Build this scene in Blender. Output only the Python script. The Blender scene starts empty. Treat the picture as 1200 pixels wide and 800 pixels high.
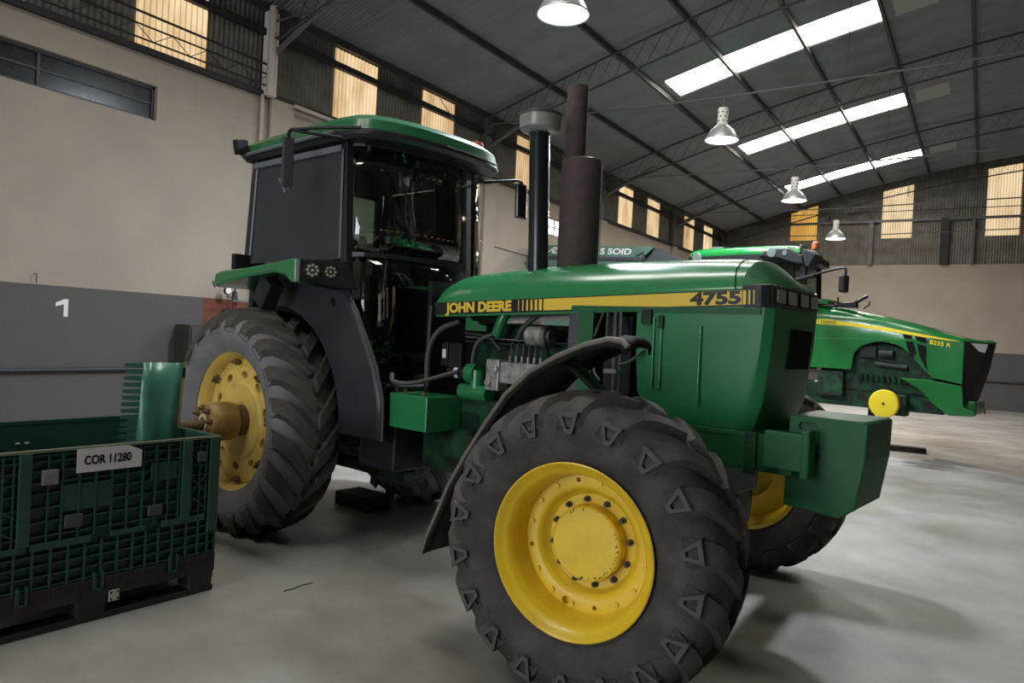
import bpy, bmesh, math, random
from math import sin, cos, pi, sqrt, radians, atan2
from mathutils import Vector, Matrix
random.seed(7)
scene = bpy.context.scene
col = scene.collection

# ------------------------------------------------------------------ camera, world, lights, exposure
YAW, PITCH, ROLL, HCAM, FPX = -.5761, -.0081, .0514, 1.6, 850.0
def camera():
    f0 = Vector((sin(YAW), cos(YAW), 0)); r0 = Vector((cos(YAW), -sin(YAW), 0)); u0 = Vector((0, 0, 1))
    f1 = cos(PITCH)*f0 + sin(PITCH)*u0; u1 = -sin(PITCH)*f0 + cos(PITCH)*u0
    r = cos(ROLL)*r0 + sin(ROLL)*u1; u = -sin(ROLL)*r0 + cos(ROLL)*u1
    cd = bpy.data.cameras.new('camera'); cd.sensor_width = 36; cd.lens = FPX/1200*36
    cd.clip_start = .05; cd.clip_end = 200
    c = bpy.data.objects.new('camera', cd); col.objects.link(c)
    m = Matrix((r, u, -f1)).transposed().to_4x4(); m.translation = (0, 0, HCAM)
    c.matrix_world = m
    scene.camera = c
camera()
world = bpy.data.worlds.new('world'); scene.world = world; world.use_nodes = True
bg = world.node_tree.nodes['Background']; bg.inputs[0].default_value = (.75, .87, 1, 1); bg.inputs[1].default_value = 1.2
def area(name, loc, target, sx, sy, power, color):
    l = bpy.data.lights.new(name, 'AREA'); l.shape = 'RECTANGLE'; l.size = sx; l.size_y = sy; l.energy = power; l.color = color
    o = bpy.data.objects.new(name, l); col.objects.link(o); o.location = loc
    o.rotation_euler = (Vector(target)-Vector(loc)).to_track_quat('-Z', 'Y').to_euler()
    return o
# daylight from an unseen, assumed gate behind the viewer, inferred from paintwork reflections
area('assumed_gate_light_offscreen', (-3.4, -7.05, 2.3), (-3.2, 4.0, 1.2), 5.0, 4.4, 260, (.93, .96, 1))
vs = scene.view_settings; vs.view_transform = 'Standard'; vs.look = 'None'; vs.gamma = 1; vs.use_curve_mapping = False
vs.exposure = 0.28
SKYLIGHT, SIDELIGHT, LAMP_W = 13.0, 0.80, 280

# ------------------------------------------------------------------ materials
MATS = {}
def mat(name, c, rough=.5, metal=0., var=None, scale=4., detail=4, lo=.35, hi=.7, bump=0., bscale=60., coat=0., spec=None, alpha_src=None, coords='Object'):
    """Principled surface; var: second colour mixed in by noise (wear, dust, stains)."""
    if name in MATS: return MATS[name]
    m = bpy.data.materials.new(name); m.use_nodes = True; MATS[name] = m
    nt = m.node_tree; N = nt.nodes; L = nt.links; b = N['Principled BSDF']
    b.inputs['Base Color'].default_value = (*c, 1); b.inputs['Roughness'].default_value = rough; b.inputs['Metallic'].default_value = metal
    if coat: b.inputs['Coat Weight'].default_value = coat; b.inputs['Coat Roughness'].default_value = .12
    if spec is not None: b.inputs['Specular IOR Level'].default_value = spec
    tc = N.new('ShaderNodeTexCoord')
    if var:
        nz = N.new('ShaderNodeTexNoise'); nz.inputs['Scale'].default_value = scale; nz.inputs['Detail'].default_value = detail; nz.inputs['Roughness'].default_value = .6
        L.new(tc.outputs[coords], nz.inputs['Vector'])
        r = N.new('ShaderNodeValToRGB'); r.color_ramp.elements[0].position = lo; r.color_ramp.elements[1].position = hi
        r.color_ramp.elements[0].color = (*c, 1); r.color_ramp.elements[1].color = (*var, 1)
        L.new(nz.outputs['Fac'], r.inputs['Fac']); L.new(r.outputs['Color'], b.inputs['Base Color'])
    if bump:
        n2 = N.new('ShaderNodeTexNoise'); n2.inputs['Scale'].default_value = bscale; n2.inputs['Detail'].default_value = 3
        L.new(tc.outputs[coords], n2.inputs['Vector'])
        bp = N.new('ShaderNodeBump'); bp.inputs['Strength'].default_value = bump; bp.inputs['Distance'].default_value = .01
        L.new(n2.outputs['Fac'], bp.inputs['Height']); L.new(bp.outputs['Normal'], b.inputs['Normal'])
    return m
def emis(name, c, s, stain=None, sscale=(8, 8, 1), lo=.4, hi=.75, wave=None):
    m = bpy.data.materials.new(name); m.use_nodes = True; MATS[name] = m
    nt = m.node_tree; N = nt.nodes; L = nt.links; N.remove(N['Principled BSDF'])
    e = N.new('ShaderNodeEmission'); e.inputs[0].default_value = (*c, 1); e.inputs[1].default_value = s
    L.new(e.outputs[0], N['Material Output'].inputs[0])
    if stain:
        tc = N.new('ShaderNodeTexCoord'); mp = N.new('ShaderNodeMapping'); mp.inputs['Scale'].default_value = sscale
        nz = N.new('ShaderNodeTexNoise'); nz.inputs['Scale'].default_value = 1; nz.inputs['Detail'].default_value = 5
        L.new(tc.outputs['Object'], mp.inputs[0]); L.new(mp.outputs[0], nz.inputs['Vector'])
        r = N.new('ShaderNodeValToRGB'); r.color_ramp.elements[0].position = lo; r.color_ramp.elements[1].position = hi
        r.color_ramp.elements[0].color = (*c, 1); r.color_ramp.elements[1].color = (*stain, 1)
        L.new(nz.outputs['Fac'], r.inputs['Fac']); L.new(r.outputs['Color'], e.inputs[0])
        if wave:   # shading of the corrugation painted into the glow as darker bands
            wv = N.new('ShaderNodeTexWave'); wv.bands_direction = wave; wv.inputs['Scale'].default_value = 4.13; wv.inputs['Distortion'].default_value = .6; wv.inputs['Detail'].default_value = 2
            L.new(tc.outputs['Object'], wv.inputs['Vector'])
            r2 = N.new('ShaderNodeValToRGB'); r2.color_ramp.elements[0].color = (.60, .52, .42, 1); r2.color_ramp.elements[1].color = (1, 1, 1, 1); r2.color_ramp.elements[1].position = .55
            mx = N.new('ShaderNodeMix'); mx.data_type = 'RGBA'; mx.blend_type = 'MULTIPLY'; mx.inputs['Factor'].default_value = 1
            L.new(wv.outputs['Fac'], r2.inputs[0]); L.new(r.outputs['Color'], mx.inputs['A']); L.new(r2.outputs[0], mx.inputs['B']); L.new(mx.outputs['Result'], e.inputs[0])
    return m
def glass(name, tint, refl=.08, rough=.02, ior=1.45):
    m = bpy.data.materials.new(name); m.use_nodes = True; MATS[name] = m
    nt = m.node_tree; N = nt.nodes; L = nt.links; N.remove(N['Principled BSDF'])
    t = N.new('ShaderNodeBsdfTransparent'); t.inputs[0].default_value = (*tint, 1)
    g = N.new('ShaderNodeBsdfGlossy'); g.inputs['Roughness'].default_value = rough; g.inputs[0].default_value = (1, 1, 1, 1)
    fr = N.new('ShaderNodeFresnel'); fr.inputs[0].default_value = ior
    ad = N.new('ShaderNodeMath'); ad.operation = 'ADD'; ad.inputs[1].default_value = refl; ad.use_clamp = True
    mx = N.new('ShaderNodeMixShader')
    L.new(fr.outputs[0], ad.inputs[0]); L.new(ad.outputs[0], mx.inputs[0]); L.new(t.outputs[0], mx.inputs[1]); L.new(g.outputs[0], mx.inputs[2])
    L.new(mx.outputs[0], N['Material Output'].inputs[0])
    return m
GREEN = mat('green_paint', (.020, .185, .062), .24, 0, (.032, .175, .07), 3, coat=.35, lo=.45, hi=.8)
GREEND = mat('green_paint_dusty', (.012, .105, .036), .5, 0, (.04, .11, .05), 5, lo=.45, hi=.85, spec=.3)
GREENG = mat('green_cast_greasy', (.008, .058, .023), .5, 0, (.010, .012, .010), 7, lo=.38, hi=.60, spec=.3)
GREEN2 = mat('green_paint_new', (.009, .15, .03), .22, 0, (.008, .10, .022), 2, coat=.6)
YELLOW = mat('yellow_paint', (.80, .55, .025), .42, 0, (.66, .43, .03), 6, lo=.45, hi=.8, coat=.2)
YELLOWD = mat('yellow_paint_dusty', (.74, .53, .12), .5, 0, (.50, .33, .10), 7, lo=.45, hi=.75)
YELLOW2 = mat('yellow_decal', (.80, .56, .06), .4)
BLACK = mat('black_plastic', (.008, .0085, .010), .5, 0, (.016, .016, .016), 9, spec=.25)
MATTE = mat('matte_black', (.006, .006, .0065), .85, 0, (.012, .012, .012), 12, spec=.08)
BLACKG = mat('black_gloss', (.008, .008, .010), .22, coat=.4)
DKGREY = mat('dark_grey_plastic', (.045, .048, .055), .5, 0, (.075, .075, .08), 5)
RUBBER = mat('tyre_rubber', (.034, .032, .032), .78, 0, (.085, .072, .062), 5, lo=.42, hi=.75, bump=.25, bscale=90)
RUBBERD = mat('tyre_rubber_dusty', (.15, .15, .158), .85, 0, (.21, .205, .21), 7, lo=.35, hi=.7, bump=.25, bscale=90)
RUBBERL = mat('tyre_lug_muddy', (.085, .073, .060), .85, 0, (.045, .041, .038), 6, lo=.4, hi=.7, bump=.3, bscale=70)
STEEL = mat('bare_steel', (.42, .42, .42), .35, .9, (.2, .19, .18), 12)
ALU = mat('cast_aluminium', (.52, .50, .48), .45, .6, (.2, .19, .17), 18)
DKSTEEL = mat('dark_steel', (.035, .037, .042), .5, .3)
RUST = mat('rusty_steel', (.075, .05, .043), .8, 0, (.045, .034, .034), 14, bump=.2)
RUSTB = mat('rusty_axle', (.10, .062, .03), .7, .2, (.18, .12, .05), 16)
WHITE = mat('white_paint', (.72, .70, .66), .5)
PAPER = mat('paper', (.62, .60, .59), .7)
LENSM = mat('lamp_lens', (.32, .30, .26), .15, .3, (.5, .48, .42), 60)
AMBER = mat('amber_plastic', (.40, .085, .03), .35)
HOSE = mat('hose_rubber', (.05, .055, .045), .6)
SEATM = mat('seat_fabric', (.05, .045, .035), .9)

# ------------------------------------------------------------------ mesh builder
class MB:
    def __init__(s): s.v = []; s.f = []
    def add(s, vs, fs):
        o = len(s.v); s.v += [tuple(v) for v in vs]; s.f += [tuple(i+o for i in f) for f in fs]; return s
    def box(s, x0, x1, y0, y1, z0, z1):
        return s.add([(x, y, z) for z in (z0, z1) for y in (y0, y1) for x in (x0, x1)],
                     [(0, 2, 3, 1), (4, 5, 7, 6), (0, 1, 5, 4), (2, 6, 7, 3), (0, 4, 6, 2), (1, 3, 7, 5)])
    def obox(s, c, d, R=None):
        vs = [Vector((x*d[0]/2, y*d[1]/2, z*d[2]/2)) for z in (-1, 1) for y in (-1, 1) for x in (-1, 1)]
        if R is not None: vs = [R @ v for v in vs]
        return s.add([v+Vector(c) for v in vs], [(0, 2, 3, 1), (4, 5, 7, 6), (0, 1, 5, 4), (2, 6, 7, 3), (0, 4, 6, 2), (1, 3, 7, 5)])
    def ring(s, c, u, w, r, n): return [Vector(c)+u*(r*cos(2*pi*i/n))+w*(r*sin(2*pi*i/n)) for i in range(n)]
    def cyl(s, p0, p1, r0, r1=None, n=16, caps=True):
        if r1 is None: r1 = r0
        p0, p1 = Vector(p0), Vector(p1); d = (p1-p0).normalized()
        u = d.orthogonal().normalized(); w = d.cross(u)
        o = len(s.v); s.v += [tuple(v) for v in s.ring(p0, u, w, r0, n)+s.ring(p1, u, w, r1, n)]
        s.f += [(o+i, o+(i+1) % n, o+n+(i+1) % n, o+n+i) for i in range(n)]
        if caps: s.f += [tuple(o+i for i in range(n))[::-1], tuple(o+n+i for i in range(n))]
        return s
    def tube(s, pts, r, n=8, smooth=0):
        pts = [Vector(p) for p in pts]
        for _ in range(smooth):
            q = [pts[0]]
            for a, b in zip(pts, pts[1:]): q += [a*.75+b*.25, a*.25+b*.75]
            pts = q+[pts[-1]]
        o = len(s.v); u = None
        for i, p in enumerate(pts):
            d = (pts[min(i+1, len(pts)-1)]-pts[max(i-1, 0)]).normalized()
            u = d.orthogonal().normalized() if u is None else (u-d*u.dot(d)).normalized()
            s.v += [tuple(v) for v in s.ring(p, u, d.cross(u), r, n)]
        for k in range(len(pts)-1):
            s.f += [(o+k*n+i, o+k*n+(i+1) % n, o+(k+1)*n+(i+1) % n, o+(k+1)*n+i) for i in range(n)]
        e = o+(len(pts)-1)*n
        s.f += [tuple(o+i for i in range(n))[::-1], tuple(e+i for i in range(n))]
        return s
    def lathe(s, prof, n=48, c=(0, 0, 0), axis='y', a0=0, a1=2*pi):
        """prof: (radius, height along axis)"""
        full = abs(a1-a0-2*pi) < 1e-6; m = n if full else n+1; o = len(s.v); P = len(prof)
        for i in range(m):
            a = a0+(a1-a0)*i/n
            for r, h in prof:
                if axis == 'y': p = (r*cos(a), h, r*sin(a))
                elif axis == 'z': p = (r*cos(a), r*sin(a), h)
                else: p = (h, r*cos(a), r*sin(a))
                s.v.append((c[0]+p[0], c[1]+p[1], c[2]+p[2]))
        for i in range(n):
            j = (i+1) % m
            for k in range(P-1): s.f.append((o+i*P+k, o+i*P+k+1, o+j*P+k+1, o+j*P+k))
        return s
    def prism(s, poly, axis, a, b):
        def mk(p, t): return {'x': (t, p[0], p[1]), 'y': (p[0], t, p[1]), 'z': (p[0], p[1], t)}[axis]
        n = len(poly)
        return s.add([mk(p, a) for p in poly]+[mk(p, b) for p in poly],
                     [tuple(range(n))[::-1], tuple(range(n, 2*n))]+[(i, (i+1) % n, n+(i+1) % n, n+i) for i in range(n)])
    def loft(s, rings, closed=True, caps=True):
        n = len(rings[0]); o = len(s.v)
        for r in rings: s.v += [tuple(p) for p in r]
        m = n if closed else n-1
        for k in range(len(rings)-1):
            s.f += [(o+k*n+i, o+k*n+(i+1) % n, o+(k+1)*n+(i+1) % n, o+(k+1)*n+i) for i in range(m)]
        if caps: e = o+(len(rings)-1)*n; s.f += [tuple(o+i for i in range(n))[::-1], tuple(e+i for i in range(n))]
        return s
def mesh(name, mb, m, smooth=None):
    me = bpy.data.meshes.new(name); me.from_pydata(mb.v, [], mb.f)
    bm = bmesh.new(); bm.from_mesh(me); bmesh.ops.recalc_face_normals(bm, faces=bm.faces); bm.to_mesh(me); bm.free()
    if m: me.materials.append(m)
    if smooth:
        me.polygons.foreach_set('use_smooth', [True]*len(me.polygons)); me.set_sharp_from_angle(angle=radians(smooth))
    me.update(); return me
def put(name, me, parent=None, loc=(0, 0, 0), rot=(0, 0, 0), scale=None):
    o = bpy.data.objects.new(name, me); col.objects.link(o); o.parent = parent; o.location = loc; o.rotation_euler = rot
    if scale: o.scale = scale
    return o
def obj(name, mb, m, parent=None, smooth=None, bev=0, solid=0, sub=0, loc=(0, 0, 0), rot=(0, 0, 0), seg=2):
    o = put(name, mesh(name, mb, m, smooth), parent, loc, rot)
    if solid: k = o.modifiers.new('solid', 'SOLIDIFY'); k.thickness = solid; k.offset = 0
    if bev:
        k = o.modifiers.new('bevel', 'BEVEL'); k.width = bev; k.segments = seg; k.limit_method = 'ANGLE'; k.angle_limit = radians(40)
    if sub: k = o.modifiers.new('sub', 'SUBSURF'); k.levels = sub; k.render_levels = sub
    return o
def thing(name, label, cat, loc=(0, 0, 0), rotz=0, group=None):
    o = put(name, None, None, loc, (0, 0, rotz)); o['label'] = label; o['category'] = cat
    if group: o['group'] = group
    return o
def tag(o, label, cat, group=None):
    o['label'] = label; o['category'] = cat
    if group: o['group'] = group
    return o
def part_label(o, label): o['label'] = label; return o
def struct(o): o['kind'] = 'structure'; return o
def cut(o, mb):
    """real holes: subtract the closed shapes in mb from the mesh of o"""
    c = put('cutter', mesh('cutter', mb, None)); k = o.modifiers.new('holes', 'BOOLEAN'); k.operation = 'DIFFERENCE'; k.solver = 'EXACT'; k.object = c
    par, o.parent = o.parent, None; bpy.context.view_layer.update()
    me = bpy.data.meshes.new_from_object(o.evaluated_get(bpy.context.evaluated_depsgraph_get()))
    o.modifiers.remove(k); o.parent = par; o.data = me; bpy.data.objects.remove(c)
    return o
def text(name, body, size, m, parent, loc, rot=(pi/2, 0, 0), bold=.0, depth=.002, width=None, align='LEFT', shear=0):
    cu = bpy.data.curves.new(name, 'FONT'); cu.body = body; cu.size = size; cu.extrude = depth; cu.offset = bold; cu.align_x = align; cu.shear = shear
    t = bpy.data.objects.new(name, cu); col.objects.link(t)
    bpy.context.view_layer.update()
    me = bpy.data.meshes.new_from_object(t.evaluated_get(bpy.context.evaluated_depsgraph_get()))
    bpy.data.objects.remove(t); me.materials.clear(); me.materials.append(m)
    o = put(name, me, parent, loc, rot)
    if width:
        xs = [v.co.x for v in me.vertices]; k = width/(max(xs)-min(xs)); x0 = min(xs)
        for v in me.vertices: v.co.x = (v.co.x-(x0 if align == 'LEFT' else 0))*k
    return o

# ------------------------------------------------------------------ the hall
XL, XR, YB, YF, ZM = -8.56, 20.0, 28.0, -7.0, 4.75
def roofz(x): return 8.44-.012*(x-5.7)**2
def masonry(name, zline, cream, grey, axis_var=None):
    m = bpy.data.materials.new(name); m.use_nodes = True; nt = m.node_tree; N = nt.nodes; L = nt.links; b = N['Principled BSDF']
    b.inputs['Roughness'].default_value = .75
    g = N.new('ShaderNodeNewGeometry'); sp = N.new('ShaderNodeSeparateXYZ'); L.new(g.outputs['Position'], sp.inputs[0])
    lt = N.new('ShaderNodeMath'); lt.operation = 'LESS_THAN'; lt.inputs[1].default_value = zline; L.new(sp.outputs['Z'], lt.inputs[0])
    nz = N.new('ShaderNodeTexNoise'); nz.inputs['Scale'].default_value = 1.1; nz.inputs['Detail'].default_value = 6; L.new(g.outputs['Position'], nz.inputs['Vector'])
    r1 = N.new('ShaderNodeValToRGB'); r1.color_ramp.elements[0].color = (*[c*.86 for c in cream], 1); r1.color_ramp.elements[1].color = (*cream, 1)
    r1.color_ramp.elements[0].position = .3; r1.color_ramp.elements[1].position = .65; L.new(nz.outputs['Fac'], r1.inputs[0])
    r2 = N.new('ShaderNodeValToRGB'); r2.color_ramp.elements[0].color = (*[c*.85 for c in grey], 1); r2.color_ramp.elements[1].color = (*grey, 1); L.new(nz.outputs['Fac'], r2.inputs[0])
    mx = N.new('ShaderNodeMix'); mx.data_type = 'RGBA'; L.new(lt.outputs[0], mx.inputs['Factor']); L.new(r1.outputs[0], mx.inputs['A']); L.new(r2.outputs[0], mx.inputs['B'])
    L.new(mx.outputs['Result'], b.inputs['Base Color'])
    n2 = N.new('ShaderNodeTexNoise'); n2.inputs['Scale'].default_value = 30; n2.inputs['Detail'].default_value = 4; L.new(g.outputs['Position'], n2.inputs['Vector'])
    bp = N.new('ShaderNodeBump'); bp.inputs['Strength'].default_value = .25; bp.inputs['Distance'].default_value = .01
    L.new(n2.outputs['Fac'], bp.inputs['Height']); L.new(bp.outputs[0], b.inputs['Normal'])
    return m
WALLM = masonry('plastered_wall', 1.89, (.335, .28, .225), (.085, .077, .073))
WALLB = masonry('plastered_back_wall', 1.84, (.335, .28, .225), (.085, .077, .073))
def floor_mat():
    m = bpy.data.materials.new('painted_floor'); m.use_nodes = True; nt = m.node_tree; N = nt.nodes; L = nt.links; b = N['Principled BSDF']
    g = N.new('ShaderNodeNewGeometry')
    nz = N.new('ShaderNodeTexNoise'); nz.inputs['Scale'].default_value = .55; nz.inputs['Detail'].default_value = 7; nz.inputs['Roughness'].default_value = .62; L.new(g.outputs['Position'], nz.inputs['Vector'])
    r = N.new('ShaderNodeValToRGB'); e = r.color_ramp.elements; e[0].position = .34; e[0].color = (.22, .20, .17, 1); e[1].position = .64; e[1].color = (.37, .355, .335, 1)
    L.new(nz.outputs['Fac'], r.inputs[0])
    # fine dirt specks and streaks
    n2 = N.new('ShaderNodeTexNoise'); n2.inputs['Scale'].default_value = 9; n2.inputs['Detail'].default_value = 8; n2.inputs['Roughness'].default_value = .75; L.new(g.outputs['Position'], n2.inputs['Vector'])
    r2 = N.new('ShaderNodeValToRGB'); e = r2.color_ramp.elements; e[0].position = .62; e[0].color = (1, 1, 1, 1); e[1].position = .78; e[1].color = (.55, .5, .45, 1); L.new(n2.outputs['Fac'], r2.inputs[0])
    mx = N.new('ShaderNodeMix'); mx.data_type = 'RGBA'; mx.blend_type = 'MULTIPLY'; mx.inputs['Factor'].default_value = .8
    L.new(r.outputs[0], mx.inputs['A']); L.new(r2.outputs[0], mx.inputs['B']); L.new(mx.outputs['Result'], b.inputs['Base Color'])
    n3 = N.new('ShaderNodeTexNoise'); n3.inputs['Scale'].default_value = 2.5; n3.inputs['Detail'].default_value = 5; L.new(g.outputs['Position'], n3.inputs['Vector'])
    mr = N.new('ShaderNodeMapRange'); mr.inputs['From Min'].default_value = .3; mr.inputs['From Max'].default_value = .7; mr.inputs['To Min'].default_value = .28; mr.inputs['To Max'].default_value = .5
    L.new(n3.outputs['Fac'], mr.inputs['Value']); L.new(mr.outputs[0], b.inputs['Roughness'])
    return m
floor = struct(obj('floor', MB().box(XL-.3, XR+.3, YF-.3, YB+.3, -.12, 0), floor_mat()))
obj('floor_scratch', MB().tube([(-3.44, 2.93, 0), (-3.43, 3.0, 0), (-3.44, 3.05, 0), (-3.425, 3.14, 0)], .006, 4), mat('scratch_dark', (.05, .042, .035), .8), floor)
def wall_box(mb, axis, at, th, u0, u1, z0, z1, holes):
    """masonry with rectangular holes (u0,u1,z0,z1); axis 'x': wall plane x=at."""
    us = sorted({u0, u1, *[h[0] for h in holes], *[h[1] for h in holes]}); zs = sorted({z0, z1, *[h[2] for h in holes], *[h[3] for h in holes]})
    for a, b in zip(us, us[1:]):
        run = None
        for c, d in zip(zs, zs[1:]):
            if any(h[0] <= a and b <= h[1] and h[2] <= c and d <= h[3] for h in holes):
                continue
            if axis == 'x': mb.box(at, at+th, a, b, c, d)
            else: mb.box(a, b, at, at+th, c, d)
    return mb
W1 = (2.4, 4.99, 3.985, 4.40); W2 = (14.05, 15.28, 3.98, 4.40)
wl = struct(obj('wall_left', wall_box(MB(), 'x', XL, -.25, YF, YB, 0, ZM, [W1, W2]), WALLM))
GB1, GB2 = 4.7, 4.7
wb = struct(obj('wall_back', wall_box(MB(), 'y', YB, .25, XL-.25, XR+.25, 0, GB1, []), WALLB))
GF, GR = (-6.0, -.8, 0, 4.6), None
wf = struct(obj('wall_front', wall_box(MB(), 'y', YF, -.25, XL-.25, XR+.25, 0, 4.7, [GF]), WALLM))
wr = struct(obj('wall_right', wall_box(MB(), 'x', XR, .25, YF, YB, 0, 4.7, []), WALLM))

SHEET = mat('galvanised_sheet_dirty', (.16, .147, .127), .6, .15, (.095, .085, .072), 3, lo=.4, hi=.7)
SHEETB = SHEET
ROOFM = mat('galvanised_roof', (.195, .205, .22), .5, .15, (.15, .152, .155), 1.2, lo=.4, hi=.7)
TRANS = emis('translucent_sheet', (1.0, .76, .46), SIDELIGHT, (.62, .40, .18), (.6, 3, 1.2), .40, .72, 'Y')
TRANSB = emis('translucent_sheet_back', (1.0, .80, .52), SIDELIGHT*1.0, (.75, .55, .30), (3, .6, .9), .42, .78, 'X')
TRANSO = emis('translucent_sheet_orange', (1.0, .56, .13), SIDELIGHT*.8, (.55, .28, .05), (3, .6, .9), .42, .78, 'X')
SKYM = emis('skylight_sheet', (1.0, .97, .90), SKYLIGHT)
IRON = mat('dark_iron', (.02, .02, .022), .6, .3)
IRONG = mat('grey_iron', (.11, .11, .11), .55, .4)
PITCHW, AMP = .076, .012
def wave_u(u0, u1, k=6):
    n = max(2, round((u1-u0)/PITCHW)); N = n*k
    return [(u0+(u1-u0)*i/N, AMP*cos(2*pi*i/k)) for i in range(N+1)]
def sheet_wall(name, axis, at, u0, u1, z0, z1, m, parent, ztop=None, sgn=1):
    """vertical corrugated sheet; ztop(u): sloped upper edge"""
    mb = MB(); us = wave_u(u0, u1)
    for u, w in us:
        zt = ztop(u) if ztop else z1
        for z in (z0, zt): mb.v.append((at+w*sgn, u, z) if axis == 'x' else (u, at+w*sgn, z))
    mb.f = [(2*i, 2*i+1, 2*i+3, 2*i+2) for i in range(len(us)-1)]
    return obj(name, mb, m, parent, smooth=60)
def split(a, b, w=.93):
    n = max(1, round((b-a)/w)); return [(a+(b-a)*i/n, a+(b-a)*(i+1)/n) for i in range(n)]
# left wall: corrugated band with translucent sheets
LT = sorted([7.8+5.215*k for k in range(-2, 4)]+[9.88+5.19*k for k in range(-2, 4)])
LT = [(y, y+.93) for y in LT if YF+.3 < y < YB-1]
y = YF
for a, b in LT+[(YB, YB)]:
    for p, q in split(y, a): sheet_wall('corrugated_sheet', 'x', XL-.05, p-.06, q+.06, ZM-.05, 6.12, SHEET, wl)
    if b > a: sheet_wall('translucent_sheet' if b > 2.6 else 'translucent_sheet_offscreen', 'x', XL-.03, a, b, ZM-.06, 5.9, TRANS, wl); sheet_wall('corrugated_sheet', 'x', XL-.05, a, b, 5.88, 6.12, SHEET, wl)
    y = b
for z, s in ((5.62, .05), (ZM+.02, .035)): obj('girt_rail', MB().box(XL-.02, XL+.06, YF, YB, z-s/2-.02, z+s/2+.02), IRON, wl)
for y0 in (-3.94, 1.28, 6.5, 11.72, 16.94, 22.16):
    # lattice girt in every bay, thin tie rod above
    mb = MB(); y1 = y0+5.22; nz_ = 22
    mb.tube([(XL+.12, y0, 4.86), (XL+.12, y1, 4.86)], .012, 6); mb.tube([(XL+.12, y0, 5.02), (XL+.12, y1, 5.02)], .012, 6)
    mb.tube([(XL+.12, y0+(y1-y0)*i/nz_, 4.86 if i % 2 else 5.02) for i in range(nz_+1)], .006, 5)
    if y0 < 6: obj('lattice_girt', mb, IRON, wl); obj('tie_rod', MB().tube([(XL+.1, y0, 5.2), (XL+.1, y1, 5.16)], .016, 6), IRON, wl)
for k, yp in enumerate((1.28, 6.5, 11.72, 16.94, 22.16, 27.4)):
    obj('pilaster', MB().box(XL, XL+.07, yp+.1, yp+.5, 0, ZM), WALLM, wl, bev=.01)
    obj('roof_column', MB().box(XL, XL+.12, yp-.03, yp+.13, ZM, 5.9), IRONG if k != 1 else WHITE, wl)
obj('downpipe', MB().tube([(XL+.05, 6.46, .2), (XL+.05, 6.46, 4.75)], .028, 10), mat('pipe_cream', (.42, .36, .30), .6), wl, smooth=50)
obj('downpipe', MB().tube([(XL+.16, 6.5, 4.72), (XL+.16, 6.5, 5.95)], .06, 12), mat('pipe_white', (.5, .44, .37), .6), wl, smooth=50)
obj('gutter_pipe', MB().tube([(XL+.14, 6.95, 4.72), (XL+.14, 12, 4.66)], .03, 8), mat('pipe_cream', (.42, .36, .30)), wl, smooth=50)
obj('conduit_pipe', MB().tube([(XL+.03, -2, .965), (XL+.03, 27.5, .965)], .022, 8), DKSTEEL, wl, smooth=50)
obj('conduit_pipe', MB().tube([(XL+.03, 11.4, 4.6), (XL+.03, 11.6, 3.46), (XL+.03, 14.6, 3.36)], .018, 8), mat('pipe_cream', (.42, .36, .30)), wl, smooth=50)
obj('wall_hook', MB().tube([(XL, 3.72, 2.0), (XL+.05, 3.72, 2.0), (XL+.05, 3.72, 1.9)], .006, 6), RUST, wl)
one = MB().prism([(0, 0), (.055, 0), (.055, .19), (.02, .19), (-.075, .145), (-.075, .108), (0, .135)], 'x', 0, .003)
obj('painted_number', MB().add([(XL+.002, 4.02-.0+y*1., 1.555+z) for y, z in ((-.045+.055, 0), (.055, 0), (.055, .195), (.015, .195), (-.075, .15), (-.075, .11), (.01, .135))], [tuple(range(7))]), WHITE, wl)
obj('red_paint', MB().add([(XL+.003, y_, z_) for y_, z_ in ((5.74, 0), (6.42, 0), (6.42, 1.885), (5.74, 1.885))], [(0, 1, 2, 3)]), mat('red_oxide_paint', (.15, .035, .015), .7, 0, (.10, .03, .018), 8), wl)
# windows of the left wall
def window(name, W, nx, pane_m, frame_m, midrail=True):
    y0, y1, z0, z1 = W; x = XL-.09
    mb = MB(); t = .035
    mb.box(x-.02, x+.03, y0, y1, z0, z0+t); mb.box(x-.02, x+.03, y0, y1, z1-t, z1); mb.box(x-.02, x+.03, y0, y0+t, z0, z1); mb.box(x-.02, x+.03, y1-t, y1, z0, z1)
    w = struct(obj(name, mb, frame_m)); edges = [y0+t+(y1-y0-2*t)*i/nx for i in range(nx+1)]
    for e in edges[1:-1]: obj('mullion', MB().box(x-.015, x+.025, e-.014, e+.014, z0+t, z1-t), frame_m, w)
    zm = (z0+z1)/2
    if midrail: obj('glazing_bar', MB().box(x-.01, x+.02, y0+t, y1-t, zm-.01, zm+.01), frame_m, w)
    for a, b in zip(edges, edges[1:]):
        for c, d in ((z0+t, zm), (zm, z1-t)): obj('pane', MB().box(x-.004, x+.004, a, b, c, d), pane_m, w)
    return w
window('window_1', W1, 2, mat('dark_window_pane', (.010, .013, .012), .22, 0, (.02, .026, .02), 4, spec=.5), mat('window_frame_dark', (.035, .04, .036), .5))
window('window_2', W2, 3, emis('bright_pane', (.86, .93, 1), 2.2), mat('window_frame_grey', (.2, .2, .2), .5))
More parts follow.
